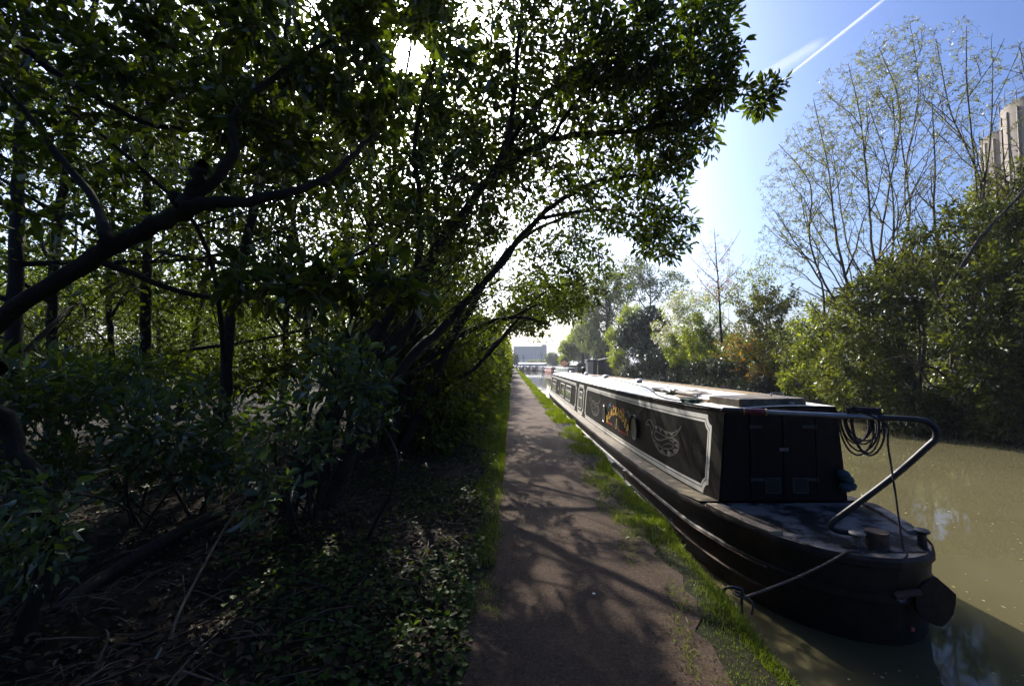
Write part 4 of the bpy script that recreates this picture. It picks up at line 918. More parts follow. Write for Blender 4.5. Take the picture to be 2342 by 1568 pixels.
# ------------------------------------------------------------------ the right bank
def bush(label, blobs, leaf, cat='shrub', name='shrub', lsize=.08, per=20, spread=.2, group=None, nst=7, r0=.04, bark='bark', lw=.5, foot=None, twig_r=.007, **kw):
    """a many-stemmed bush: stems fan from the foot into its blobs"""
    c = np.mean([b[0] for b in blobs], axis=0); foot = np.array(foot if foot is not None else (c[0], c[1], 0.0), float)
    st = []
    for i in range(nst):
        b = blobs[i % len(blobs)]; tip = b[0] + sph(1)[0] * np.asarray(b[1]) * .6; f = foot + np.array([rng.normal() * .25, rng.normal() * .25, -.15])
        m1 = f + (tip - f) * .45 + np.array([rng.normal() * .25, rng.normal() * .25, .3]); st.append(([f, m1, tip], r0 * (.6 + .6 * rng.random()), .008))
    return plant(name, label, cat, st, blobs, leaf, bark, lsize=lsize, per=per, spread=spread, group=group, base=foot, lw=lw, twig_r=twig_r, **kw)
HAW = dict(lsize=.13, per=48, spread=.26, lw=.62, nst=9, r0=.06)
bush('large dark green hawthorn overhanging the water at the right edge', [B(2290, 760, 13.6, 130, 210, 1.6, 230), B(2230, 560, 15.5, 140, 110, 1.8, 130), B(2330, 930, 13.2, 70, 90, 1.0, 70), B(2250, 880, 13.4, 50, 60, .9, 40), B(2370, 640, 13, 90, 150, 1.5, 90)], 'leaf_may', foot=(17.2, 14.6, .2), **HAW)
bush('round dark green hawthorn beside the tangle of bare twisted branches', [B(2020, 720, 17, 110, 110, 1.5, 150), B(2060, 640, 17.6, 120, 70, 1.5, 90), B(1960, 860, 17.5, 90, 90, 1.2, 110), B(2090, 930, 15.8, 80, 60, .8, 60)], 'leaf_may', foot=(16.8, 18.2, .2), **HAW)
bush('broad mid green hawthorn left of the round hawthorn above the boat bulkhead', [B(1900, 760, 21, 85, 90, 1.6, 120), B(1850, 850, 21.5, 70, 65, 1.2, 80), B(1930, 890, 19.5, 60, 45, 1, 60)], [('leaf_may', .6), ('leaf_lime', .4)], foot=(16.6, 21.5, .2), **HAW)
bush('tall dark hawthorn rising toward the concrete tower', [B(2330, 470, 17, 90, 110, 2, 120), B(2200, 620, 18.5, 110, 90, 2, 110), B(2100, 610, 20, 80, 50, 2, 60)], 'leaf_may', foot=(20.5, 18.2, .6), **HAW)
bush('dark bramble thicket trailing into the water below the hawthorns', [B(2140, 960, 15.2, 140, 35, .6, 90), B(2000, 920, 18, 90, 35, .6, 60), B(2300, 985, 13.9, 70, 28, .5, 50)], [('leaf_ivy', .6), ('leaf_may', .4)], foot=(16.0, 15.8, -.1), lsize=.11, per=24, spread=.28, lw=.6, nst=8, r0=.02)
# bare twisted limbs among the hawthorns
plant('fallen_branch', 'tangle of bare tan twisted branches in the dark gap between the hawthorns', 'branch',
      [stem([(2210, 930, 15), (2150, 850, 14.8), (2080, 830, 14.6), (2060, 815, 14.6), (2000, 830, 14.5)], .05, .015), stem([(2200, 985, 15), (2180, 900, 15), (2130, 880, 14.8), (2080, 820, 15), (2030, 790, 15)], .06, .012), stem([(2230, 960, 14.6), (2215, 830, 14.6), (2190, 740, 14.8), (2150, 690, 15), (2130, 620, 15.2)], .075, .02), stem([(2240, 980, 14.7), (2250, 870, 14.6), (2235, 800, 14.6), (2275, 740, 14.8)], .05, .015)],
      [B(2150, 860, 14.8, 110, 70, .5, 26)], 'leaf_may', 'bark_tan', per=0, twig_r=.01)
OL = dict(lsize=.13, per=46, spread=.22, lw=.55, nst=9, r0=.045)
bush('olive brown twiggy bush topped by a dark dome, left of the bare stemmed trees', [B(1760, 700, 27, 75, 55, 1.8, 110), B(1730, 790, 27, 80, 70, 1.8, 110), B(1800, 850, 25, 55, 40, 1.2, 50)], [('leaf_olive', .62), ('leaf_may', .38)], foot=(16.9, 27.5, .2), **OL)
bush('shrub with rust orange young leaves above the middle of the boat roof', [B(1700, 800, 26.0, 75, 50, .9, 34), B(1745, 855, 25, 45, 28, .7, 26)], [('leaf_rust', .75), ('leaf_olive', .25)], foot=(16.0, 26.0, .1), lsize=.13, per=14, spread=.22, nst=7, r0=.03)
bush('glossy dark evergreen shrub low over the water behind the boat vents', [B(1650, 850, 28, 95, 40, 1, 120), B(1760, 890, 25, 90, 32, .9, 90)], 'leaf_holly', foot=(15.8, 28, .0), lsize=.12, per=60, spread=.34, lw=.6, nst=8, r0=.03)
bush('glossy evergreen shrub with pale shining leaves right of the lime hedge', [B(1510, 835, 44, 55, 38, 1.2, 110), B(1450, 850, 50, 30, 22, 1, 40), B(1565, 850, 36, 40, 30, 1, 60)], 'leaf_holly', foot=(16.2, 44, .0), lsize=.17, per=60, spread=.4, lw=.6, nst=8, r0=.04)
bush('bright lime green arching shrub beside the dark ivy clad tree', [B(1610, 770, 33, 70, 65, 1.5, 120), B(1560, 800, 36, 45, 45, 1.2, 70), B(1640, 840, 30, 45, 35, 1.2, 50)], [('leaf_lime', .8), ('leaf_may', .2)], foot=(16.4, 34, .1), lsize=.15, per=60, spread=.28, lw=.45, nst=8, r0=.045)
bush('blackthorn with clusters of white blossom in front of the dark ivy clad tree', [B(1570, 700, 36, 60, 40, 1.4, 90), B(1540, 760, 37, 55, 35, 1.2, 60)], [('leaf_lime', .5), ('petal', .5)], foot=(17, 37, .2), lsize=.14, per=46, spread=.36, nst=8, r0=.04)
bush('dark ivy clad tree standing out almost black among the lime green shrubs', [B(1455, 760, 54, 42, 45, 2, 130), B(1490, 735, 52, 40, 35, 1.8, 90), B(1425, 780, 58, 20, 20, 1, 30), B(1480, 800, 50, 40, 30, 1.5, 60)], 'leaf_holly', cat='tree', name='ivy_clad_tree', foot=(16.6, 54, .0), lsize=.2, per=80, spread=.5, lw=.65, nst=6, r0=.10)
bush('tall lime green bush between the sheds and the dark ivy clad tree', [B(1415, 815, 66, 24, 35, 1.8, 90), B(1440, 730, 62, 30, 40, 2, 70), B(1400, 770, 70, 16, 25, 1.5, 40)], 'leaf_lime', foot=(17, 65, .0), lsize=.2, per=60, spread=.5, nst=7, r0=.06)
bush('brown bramble mound at the water\'s edge right of the creosoted shed', [B(1425, 852, 60, 30, 14, 1.2, 60)], [('litter', .6), ('leaf_olive', .4)], foot=(15.3, 58, -.1), lsize=.16, per=18, spread=.35, nst=7, r0=.02)
bush('feathery olive bush with bare twigs rising above the white blossom', [B(1640, 690, 31, 60, 40, 1.8, 70), B(1690, 660, 30, 60, 45, 1.6, 70), B(1740, 620, 29, 40, 40, 1.4, 50)], [('leaf_lime', .6), ('leaf_olive', .4)], foot=(18, 31, .3), lsize=.12, per=16, spread=.3, nst=12, r0=.05, twig_min=.006)
# slim pink-leaved tree
plant('pink_leaved_tree', 'slim tree with sparse pinkish leaves rising alone against the white sky', 'tree', [stem([(1650, 790, 30), (1645, 700, 30), (1640, 620, 30), (1632, 520, 30)], .09, .015)] + [stem([(1643, a, 30), (1643 + dx, a - 40, 30 + dz), (1643 + dx * 1.7, a - 75, 30 + dz)], .03, .008) for a, dx, dz in ((690, -35, .4), (660, 40, -.3), (620, -25, .3), (600, 30, .3), (650, -45, -.4), (700, 55, .3))],
      [B(1640, 600, 30, 55, 70, 1.3, 200), B(1630, 660, 30, 75, 35, 1.3, 130)], 'leaf_pink', 'bark', lsize=.09, per=5, spread=.12, twig_r=.008, twig_min=.006, curve=.3, base=(14.6, 30, .2))
# the tall many-stemmed tree with thin spring leaf
def fan_tree(label, base, tips, blobs, leaf='leaf_willow', r0=.08, per=5, lsize=.07, name='ash_tree', spread=.05, twig_r=.009):
    st = []; base = np.asarray(base, float)
    def wavy(a, b, bend, k=5, amp=.035):
        L = np.linalg.norm(b - a); ts = np.linspace(0, 1, k + 1)[:, None]; p = a + (b - a) * ts + np.array([bend, 0, abs(bend) * .25]) * np.sin(ts * np.pi) * (1 - ts * .5) * 1.2
        p[1:-1] += rng.normal(size=(k - 1, 3)) * amp * L / 2; return p
    for (u, v, d), bend in tips:
        t = P(u, v, d); b = base + np.array([rng.normal() * .45, rng.normal() * .35, -.2]); r = r0 * (.55 + .6 * rng.random()); pts = wavy(b, t, bend); st.append((pts, r, .012))
        sp = smooth_path(pts, 6); n = len(sp); L = np.linalg.norm(t - b)
        for j in range(9):
            f = .22 + .72 * rng.random(); i0 = int(f * (n - 2)); q = sp[i0]; td = unit(sp[i0 + 1] - sp[max(i0 - 1, 0)]); l2 = L * (.30 - .22 * f) * (.6 + .7 * rng.random())
            dr = unit(td * .9 + sph(1)[0] * np.array([.75, .75, .3]) + np.array([0, 0, .1])); e = q + dr * l2 + np.array([0, 0, .12 * l2])
            st.append((wavy(q, e, 0, 3, .05), r * (1 - f) * .55 + .012, .009))
            for _ in range(2):
                g = .3 + .5 * rng.random(); q2 = q + (e - q) * g; st.append((wavy(q2, q2 + unit(dr * .8 + sph(1)[0] * .7) * l2 * .5, 0, 2, .05), .012, .007))
    return plant(name, label, 'tree', st, blobs, leaf, 'bark_tan', lsize=lsize, per=per, spread=spread, twig_r=twig_r, twig_min=.0045, base=base, lw=.5, upright=.5, curve=.15, leaf_from=.05, trunk_sides=7)
fan_tree('tall many stemmed tree in thin spring leaf left of the concrete tower', (16.9, 18.6, .3), [((1780, 330, 18.5), -1.0), ((1860, 230, 18.2), -.7), ((1940, 150, 18), -.5), ((2010, 110, 18), -.3), ((2080, 55, 18.3), .1), ((1830, 440, 18), -1.0), ((1985, 240, 17.5), -.2), ((1900, 330, 19.3), -.6), ((1770, 480, 18.4), -.9), ((2050, 200, 19), .1)],
         [B(1850, 420, 18.5, 110, 150, 2.0, 1100), B(1950, 290, 18, 110, 170, 2.0, 1200), B(2040, 180, 18, 90, 140, 1.6, 800), B(1820, 560, 18.5, 90, 80, 1.6, 420), B(1990, 480, 18, 120, 130, 1.8, 420)])
fan_tree('leaning many stemmed tree in thin spring leaf in front of the concrete tower', (18.4, 17.6, .3), [((2140, 90, 17.6), .3), ((2210, 60, 17.2), .5), ((2270, 130, 16.8), .6), ((2330, 100, 16.8), .8), ((2390, 230, 16.2), 1.0), ((2130, 230, 17.3), .1), ((2290, 300, 17), .7)],
         [B(2150, 190, 17.5, 100, 150, 1.8, 420), B(2240, 250, 17, 80, 160, 1.8, 330), B(2130, 420, 17.5, 110, 140, 1.6, 380), B(2240, 440, 17, 90, 100, 1.6, 200), B(2350, 130, 16.8, 60, 50, 1.2, 60)])
plant('leaning_branch', 'bare tan limb leaning diagonally across the hawthorns at the right edge', 'branch', [stem([(2130, 720, 14.5), (2230, 560, 14.2), (2300, 480, 14), (2380, 390, 13.8)], .07, .03)], [B(2260, 520, 14.2, 60, 40, .4, 12)], 'leaf_may', 'bark_tan', per=5, lsize=.1)
# poplars behind the sheds and the rounder trees at the far end
def tall_tree(name, label, base, h, crown, leaf, r0, per=16, lsize=.25, spread=.6, bark='bark', limbs=8, lw=.6):
    base = np.asarray(base, float); top = base + np.array([rng.normal() * .3, 0, h]); st = [([base, base + (top - base) * .4 + np.array([.2, 0, 0]), top], r0, .04)]
    for i in range(limbs):
        f = .25 + .6 * i / limbs; a = i * 2.4; p0 = base + (top - base) * f; st.append(([p0, p0 + np.array([math.cos(a) * h * .09, math.sin(a) * h * .09, h * .10]), p0 + np.array([math.cos(a) * h * .14, math.sin(a) * h * .14, h * .24])], r0 * .45, .03))
    return plant(name, label, 'tree', st, crown, leaf, bark, lsize=lsize, per=per, spread=spread, twig_r=.012, base=base, lw=lw)
tall_tree('poplar_tree', 'tall pale green poplar with a thick dark trunk behind the creosoted shed', (20, 92, 0), 24, [B(1390, 690, 92, 60, 75, 5, 260), B(1430, 640, 94, 60, 60, 5, 180), B(1360, 760, 92, 45, 50, 4, 130)], 'leaf_poplar', .55, per=46, lsize=.3)
tall_tree('poplar_tree', 'slimmer pale poplar with a leaning trunk left of the thick trunked poplar', (16.8, 104, 0), 22, [B(1340, 740, 104, 35, 70, 4, 200), B(1320, 680, 104, 45, 50, 4, 130)], 'leaf_poplar', .4, per=46, lsize=.3)
tall_tree('poplar_tree', 'thin leaved blue grey poplar at the right of the poplar group', (28, 88, 0), 22, [B(1490, 650, 88, 60, 50, 4, 140), B(1540, 660, 86, 40, 45, 3, 70)], 'leaf_poplar', .35, per=26, lsize=.3)
tall_tree('lime_green_tree', 'yellow green tree behind the sage green boat', (16.6, 118, 0), 9, [B(1300, 800, 116, 22, 26, 3, 150), B(1318, 775, 118, 20, 30, 3, 110), B(1290, 822, 112, 12, 10, 2, 40)], 'leaf_lime', .2, per=44, lsize=.32)
bush('small red leaved shrub at the end of the black roofed boathouse', [B(1289, 831, 98, 7, 5, 1, 26)], 'leaf_red', foot=(12.6, 98.5, 0), lsize=.2, per=16, spread=.3, nst=6, r0=.04)
tall_tree('round_tree', 'rounded dark green tree between the warehouse and the poplars', (17.6, 190, 0), 6, [B(1262, 820, 188, 17, 16, 3, 260), B(1275, 826, 188, 10, 10, 3, 80)], 'leaf_may', .25, per=30, lsize=.3, spread=.7)
tall_tree('bare_tree', 'bare purple grey tree against the right corner of the warehouse', (16, 240, 0), 9, [B(1246, 812, 240, 12, 18, 3, 160)], 'leaf_willow', .2, per=0)
tall_tree('bare_tree', 'bare spreading tree in front of the middle of the warehouse', (5.5, 200, 0), 6, [B(1208, 812, 200, 20, 14, 3, 130)], 'leaf_willow', .16, per=0)
tall_tree('round_tree', 'dark bush at the end of the basin beside the lime hedge end', (1.8, 182, 0), 4, [B(1177, 820, 182, 9, 12, 2, 150)], 'leaf_holly', .2, per=26, lsize=.3, spread=.6)
rowp = []
for i, (u, v, d, ru, rv) in enumerate(((1330, 800, 150, 30, 30), (1375, 800, 130, 25, 30), (1230, 826, 260, 25, 4))):
    c, r, _ = B(u, v, d, ru, rv, 5, 1); q_ = c + sph(6500) * r * rng.random((6500, 1)) ** .4; q_ = q_[q_[:, 2] > 0]; rowp.append(leaves_np(q_, sph(len(q_)), sph(len(q_)), .45, .3, .2))
V, Q = merge(rowp); tag(mesh_np('far_trees', V, Q, mat=M['leaf_poplar']), 'far off trees beyond the sheds and the basin', 'trees', kind='stuff')

# vapour trails high in the sky
def trail(label, a, b, w, dens, sc, seed):
    m, t = new_mat('vapour'); o = t.nodes.new('ShaderNodeOutputMaterial'); tr = t.nodes.new('ShaderNodeBsdfTransparent'); tl = t.nodes.new('ShaderNodeBsdfTranslucent'); tl.inputs[0].default_value = (.9, .92, .95, 1); df = t.nodes.new('ShaderNodeBsdfDiffuse'); df.inputs[0].default_value = (.9, .92, .95, 1)
    tc = t.nodes.new('ShaderNodeTexCoord'); sp = t.nodes.new('ShaderNodeSeparateXYZ'); t.links.new(tc.outputs['Generated'], sp.inputs[0])
    f = t.nodes.new('ShaderNodeMath'); f.operation = 'PINGPONG'; f.inputs[1].default_value = .5; t.links.new(sp.outputs['X'], f.inputs[0])
    nz = noise(t, sc, 6, .65, stretch=(1, .35, 1)); ms = t.nodes.new('ShaderNodeMath'); ms.operation = 'MULTIPLY'; t.links.new(f.outputs[0], ms.inputs[0]); t.links.new(nz, ms.inputs[1])
    g = t.nodes.new('ShaderNodeMath'); g.operation = 'PINGPONG'; g.inputs[1].default_value = .5; t.links.new(sp.outputs['Y'], g.inputs[0])
    ml = t.nodes.new('ShaderNodeMapRange'); ml.inputs['From Min'].default_value = .02; ml.inputs['From Max'].default_value = .17; ml.inputs['To Max'].default_value = dens; t.links.new(ms.outputs[0], ml.inputs[0])
    m2 = t.nodes.new('ShaderNodeMapRange'); m2.inputs['From Max'].default_value = .12; t.links.new(g.outputs[0], m2.inputs[0]); m3 = t.nodes.new('ShaderNodeMath'); m3.operation = 'MULTIPLY'; t.links.new(ml.outputs[0], m3.inputs[0]); t.links.new(m2.outputs[0], m3.inputs[1])
    mx = t.nodes.new('ShaderNodeMixShader'); ad = t.nodes.new('ShaderNodeMixShader'); ad.inputs[0].default_value = .6; t.links.new(df.outputs[0], ad.inputs[1]); t.links.new(tl.outputs[0], ad.inputs[2])
    t.links.new(m3.outputs[0], mx.inputs[0]); t.links.new(tr.outputs[0], mx.inputs[1]); t.links.new(ad.outputs[0], mx.inputs[2]); t.links.new(mx.outputs[0], o.inputs[0])
    H = 3000.0; ra, rb = ray(*a), ray(*b); A = ra * H / ra[2]; Bp = rb * H / rb[2]; L = float(np.linalg.norm(Bp - A)); n = 40
    m_ = MB(); vs = []
    for i in range(n + 1):
        for j in range(5): vs.append((-w / 2 + w * j / 4, L * i / n, (w * .18) * (1 - (j / 2 - 1) ** 2)))
    m_.add(vs, [(i * 5 + j, i * 5 + j + 1, i * 5 + 6 + j, i * 5 + 5 + j) for i in range(n) for j in range(4)])
    ob = m_.build('contrail', m, smooth=True); ob.location = tuple(A); dv = Bp - A; ob.rotation_euler = (0, 0, math.atan2(-dv[0], dv[1])); ob.visible_shadow = True
    return tag(ob, label, 'contrail')
trail('narrow straight white vapour trail crossing the blue sky', (1700, 255), (2060, -30), 60, .5, .004, 1)
trail('broad ragged fading vapour trail beside the narrow straight one', (1640, 240), (1890, 95), 260, .25, .006, 2)

bk = []
for k in range(90):
    y = 13 + 60 * rng.random() ** 1.3; c = np.array([19.5 + 9 * rng.random() + .06 * y, y, .5 + 3.6 * rng.random()]); n = 2400; q_ = c + sph(n) * np.array([2.3, 2.6, 1.8]) * rng.random((n, 1)) ** .4; q_ = q_[q_[:, 2] > .2]; bk.append(leaves_np(q_, sph(len(q_)), sph(len(q_)), .2, .13, .2))
V, Q = merge(bk); tag(mesh_np('thicket', V, Q, mat=M['leaf_may']), 'deep green thicket filling the ground behind the bushes of the far bank', 'thicket', kind='stuff')

# ------------------------------------------------------------------ the wooded left side
def K(p):                               # crowns with the sun's gaps, and clear headroom over the towpath
    return sun_gap(p) & ~((p[:, 0] > -.15) & (p[:, 0] < 4.5) & (p[:, 2] < 2.35 + .01 * p[:, 1]) & (p[:, 1] > 3.0))
# the near tree whose limb crosses the picture at the left
plant('maple_tree', 'near dark tree with a thick bent limb reaching up across the left of the view', 'tree',
      [stem([(30, 1560, 2.6), (55, 1440, 2.6), (115, 1270, 2.6), (85, 1110, 2.55), (5, 960, 2.5), (-60, 850, 2.4), (0, 735, 2.3), (230, 580, 2.2), (400, 490, 2.12), (480, 465, 2.1)], .048, .036), stem([(415, 480, 2.1), (395, 440, 2.08)], .03, .026), stem([(430, 470, 2.1), (445, 425, 2.08), (462, 378, 2.06)], .034, .027), stem([(470, 468, 2.1), (620, 450, 2.15), (760, 400, 2.3), (850, 310, 2.5)], .03, .010),
       stem([(430, 470, 2.1), (530, 370, 2.1), (540, 260, 2.1), (660, 150, 2.2), (760, 90, 2.3)], .028, .008), stem([(235, 560, 2.15), (240, 530, 2.15), (200, 440, 2.3), (0, 180, 2.6)], .03, .014), stem([(-40, 850, 2.25), (-150, 600, 2.4), (-200, 200, 2.6), (-100, -150, 2.6)], .08, .03), stem([(240, 600, 2.2), (480, 680, 2.4), (700, 640, 2.2)], .02, .006),
       stem([(-100, 0, 2.6), (150, 180, 2.9), (330, 280, 2.9), (480, 300, 2.8)], .03, .01)],
      [B(330, 120, 2.6, 300, 180, .7, 120), B(700, 200, 2.5, 220, 170, .6, 110), B(900, 60, 2.6, 170, 90, .6, 60), B(560, 640, 2.2, 110, 60, .3, 16), B(760, 660, 2.1, 130, 60, .3, 20), B(920, 640, 2.1, 80, 60, .25, 8), B(100, 350, 2.7, 200, 180, .7, 40), B(620, 350, 2.5, 200, 90, .5, 30)],
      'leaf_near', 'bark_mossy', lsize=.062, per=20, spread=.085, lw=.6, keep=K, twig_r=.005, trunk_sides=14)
# leaning trees over the towpath
plant('dogwood_tree', 'leaning many stemmed tree whose leafy boughs arch highest over the towpath', 'tree',
      [stem([(650, 1180, 4.7), (720, 1010, 4.8), (790, 850, 5), (880, 740, 5.1), (1000, 570, 5.2), (1110, 420, 5.4), (1260, 320, 5.5), (1420, 300, 5.5), (1600, 270, 5.4)], .10, .02), stem([(740, 1165, 4.75), (830, 980, 5), (940, 820, 5.4), (1040, 720, 5.8), (1130, 620, 6), (1230, 500, 6.2), (1350, 420, 6.3), (1480, 400, 6.4)], .085, .02),
       stem([(800, 840, 5), (930, 760, 5.1), (950, 640, 5), (960, 480, 5), (950, 300, 5), (1000, 120, 5)], .06, .02), stem([(1110, 420, 5.4), (1220, 250, 5.3), (1330, 150, 5.3), (1500, 60, 5.3), (1640, -40, 5.2)], .04, .012), stem([(1260, 320, 5.5), (1350, 200, 5.4), (1500, 150, 5.2), (1640, 110, 5.1)], .03, .01),
       stem([(1000, 570, 5.2), (1150, 350, 5.2), (1180, 150, 5.2), (1200, -60, 5.2)], .05, .015), stem([(1420, 300, 5.5), (1560, 210, 5.2), (1680, 215, 5.1), (1770, 230, 5.1)], .02, .008), stem([(1230, 500, 6.2), (1400, 480, 6.6), (1540, 540, 6.7)], .03, .008)],
      [B(1480, 170, 5.4, 210, 160, 1.0, 300), B(1610, 90, 5.3, 75, 90, .6, 60), B(1620, 215, 5.2, 80, 45, .45, 46), B(1740, 225, 5.1, 55, 28, .28, 22), B(1540, 330, 5.6, 90, 85, .8, 90), B(1300, 110, 5.4, 220, 150, 1.2, 260), B(1430, 430, 6.3, 140, 120, 1.1, 170), B(1510, 540, 6.7, 75, 65, .7, 70), B(1200, 340, 5.7, 200, 160, 1.3, 220), B(1020, 200, 5.3, 160, 190, 1.2, 210), B(1000, 470, 5.3, 180, 120, 1.0, 130), B(1640, 5, 5.3, 70, 26, .3, 14)],
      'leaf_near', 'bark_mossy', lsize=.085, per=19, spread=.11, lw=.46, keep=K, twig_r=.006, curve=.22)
plant('dogwood_tree', 'second leaning tree whose low boughs dip toward the distant warehouse', 'tree',
      [stem([(890, 1060, 7.4), (930, 880, 7.6), (1050, 770, 8), (1170, 725, 8.4), (1260, 745, 8.6)], .09, .02), stem([(910, 1055, 7.4), (1010, 830, 7.7), (1120, 630, 8), (1200, 540, 8.2), (1330, 480, 8.3)], .09, .02), stem([(940, 1040, 7.6), (1000, 900, 8), (1100, 830, 8.4), (1230, 680, 9), (1330, 640, 9.2)], .06, .015), stem([(930, 1050, 7.5), (950, 800, 7.6), (990, 600, 7.6), (1090, 480, 7.8)], .06, .02), stem([(1170, 725, 8.4), (1250, 690, 8.7), (1330, 700, 8.9)], .03, .008)],
      [B(1150, 640, 8.2, 150, 90, 1.4, 150), B(1300, 560, 8.4, 120, 90, 1.3, 190), B(1270, 690, 8.8, 90, 50, 1.1, 120), B(1370, 640, 9.0, 70, 60, .9, 80), B(1060, 540, 8, 150, 110, 1.3, 105), B(1100, 760, 8.2, 90, 40, 1.2, 70)],
      'leaf_wood', 'bark_mossy', lsize=.08, per=13, spread=.12, keep=K, curve=.22)
plant('dogwood_tree', 'third leaning tree with bright sunlit leaf ends over the far towpath', 'tree',
      [stem([(1010, 1000, 10.8), (1060, 880, 11.5), (1150, 770, 12.5), (1250, 710, 13.2), (1330, 700, 13.5)], .09, .015), stem([(1020, 1000, 10.9), (1090, 820, 12), (1190, 680, 13), (1280, 630, 13.5)], .08, .015)],
      [B(1290, 700, 13.5, 50, 45, 1.2, 70), B(1230, 680, 13, 80, 60, 1.4, 110), B(1300, 650, 13.6, 40, 40, 1.1, 26), B(1180, 740, 12.5, 80, 50, 1.3, 120)],
      [('leaf_hedge', .75), ('leaf_wood', .25)], 'bark_mossy', lsize=.11, per=18, spread=.18, keep=K)
# slim stems crowding beside the leaning trunks
for i, (lb, y0, n, x0) in enumerate((('cluster of slim dark stems beside the elder shrub, all leaning to the towpath', 5.6, 11, -2.5), ('close group of slim leaning stems just past the two thick trunks', 7.0, 12, -2.2), ('thin leaning stems with small leaves where the hedge begins', 9.2, 11, -2.1))):
    st = []; bl_ = []
    for k in range(n):
        b = np.array([x0 + rng.normal() * .3, y0 + rng.normal() * .45, -.05]); h = 2.6 + 1.6 * rng.random(); l = .9 + 1.5 * rng.random(); tip = b + np.array([l, rng.normal() * .6, h])
        st.append(([b, b + np.array([l * .15, rng.normal() * .12, h * .4]), b + np.array([l * .5, rng.normal() * .2, h * .75]), tip], .016 + .022 * rng.random(), .006)); bl_.append((tip - np.array([l * .15, 0, .3]), (.6, .6, .5), 9))
        e = st[-1][0][1] + np.array([rng.normal() * .9, rng.normal() * .6, .9 + .5 * rng.random()]); st.append(([st[-1][0][1], (st[-1][0][1] + e) / 2 + sph(1)[0] * .12, e], .012, .005))
    plant('hazel_shrub', lb, 'shrub', st, bl_, [('leaf_wood', .7), ('leaf_hedge', .3)], 'bark', lsize=.07, per=12, spread=.16, base=(x0, y0, 0), keep=K, twig_r=.006, twig_min=.003, curve=.3)
# the hedge of bushes beside the towpath, nearest first
HG = [('nearest hedge bush beside the towpath, shaded under the leaning trees', (-1.75, 8.6), 1.25, 2.6, 330, .085), ('second hedge bush along the towpath, with pale new leaves', (-1.6, 11.2), 1.2, 2.7, 330, .09), ('third hedge bush along the towpath, its foot in bright grass', (-1.5, 14.4), 1.2, 2.9, 320, .10), ('fourth hedge bush along the towpath, partly in sun', (-1.45, 18.5), 1.2, 3.2, 300, .12), ('fifth hedge bush along the towpath, taller and yellow green', (-1.4, 24), 1.2, 3.6, 280, .15), ('sixth hedge bush along the towpath under the low boughs', (-1.5, 31), 1.3, 4.0, 260, .19), ('far yellow green hedge bush before the bend of the towpath hedge', (-1.6, 42), 1.5, 4.4, 240, .25), ('distant hedge bush where the towpath grows narrow', (-1.8, 58), 1.7, 4.8, 220, .33), ('distant hedge bush beside the end of the towpath', (-2.0, 82), 2.0, 5.2, 200, .45), ('last pale hedge bush at the end of the towpath', (-2.4, 118), 2.4, 5.0, 200, .6)]
for i, (lb, (x, y), r, h, n, ls) in enumerate(HG):
    ry = max(1.6, y * .16)
    bush(lb, [((x, y, h * .42), (r, ry, h * .42), n), ((x - .3, y + .3, h * .85), (r * .95, ry * .9, h * .28), int(n * .6)), ((x + .35, y, .5), (r * .6, ry, .5), int(n * .25))], [('leaf_hedge', .7), ('leaf_wood', .3)], foot=(x - .2, y, 0), lsize=ls, per=36, spread=ls * 1.7, nst=8, r0=.035 + .001 * y, twig_r=.006 + .0003 * y, group='hedge bushes along the towpath', keep=K)
# undergrowth shrubs
bush('leafy elder shrub in front of the leaning trunks, its top leaves lit', [B(800, 850, 4.0, 100, 90, .6, 46), B(690, 980, 4.0, 130, 110, .6, 46), B(640, 1130, 3.9, 110, 80, .5, 26), B(860, 930, 4.1, 70, 70, .5, 22)], 'leaf_elder', name='elder_shrub', foot=tuple(G(720, 1230)), lsize=.09, per=12, spread=.13, lw=.52, nst=10, r0=.02, keep=K)
bush('low shrub with drooping leaves between the near dark tree and the elder', [B(420, 960, 4.6, 150, 90, .7, 80), B(300, 1060, 4.6, 130, 70, .6, 50), B(520, 1060, 4.6, 90, 60, .5, 40)], 'leaf_elder', name='elder_shrub', foot=(-3.6, 4.7, 0), lsize=.09, per=14, spread=.15, nst=9, r0=.018, keep=K)
bush('dense low bramble at the left edge behind the near dark tree', [B(90, 900, 4.2, 150, 110, .8, 90), B(60, 1080, 3.8, 110, 80, .6, 50), B(240, 870, 5.4, 140, 80, .8, 80)], [('leaf_elder', .6), ('leaf_wood', .4)], name='bramble', foot=(-4.8, 4.4, 0), lsize=.085, per=15, spread=.16, nst=9, r0=.015, keep=K)
bush('pale leaved bramble low at the left edge beside the bent trunk', [B(20, 1260, 2.6, 90, 70, .3, 30), B(90, 1190, 2.4, 80, 120, .22, 26)], 'leaf_elder', name='bramble', foot=tuple(G(20, 1420)), lsize=.06, per=12, spread=.14, nst=6, r0=.01, keep=K)
bush('broad green understorey shrub deep in the wood at the left', [B(150, 880, 8.0, 170, 70, 1.2, 130), B(420, 860, 8.5, 150, 60, 1.2, 110), B(620, 850, 9, 110, 70, 1.2, 90)], 'leaf_wood', foot=(-7.4, 8.4, 0), lsize=.12, per=16, spread=.26, nst=10, r0=.02, keep=K)
bush('understorey shrub behind the leaning trunks with bright lit leaves', [B(870, 860, 8.4, 70, 90, 1.0, 100), B(760, 790, 8.6, 90, 60, 1.0, 80), B(900, 980, 8, 60, 50, .7, 50)], [('leaf_wood', .7), ('leaf_hedge', .3)], foot=(-2.9, 8.6, 0), lsize=.10, per=16, spread=.22, nst=9, r0=.02, keep=K)
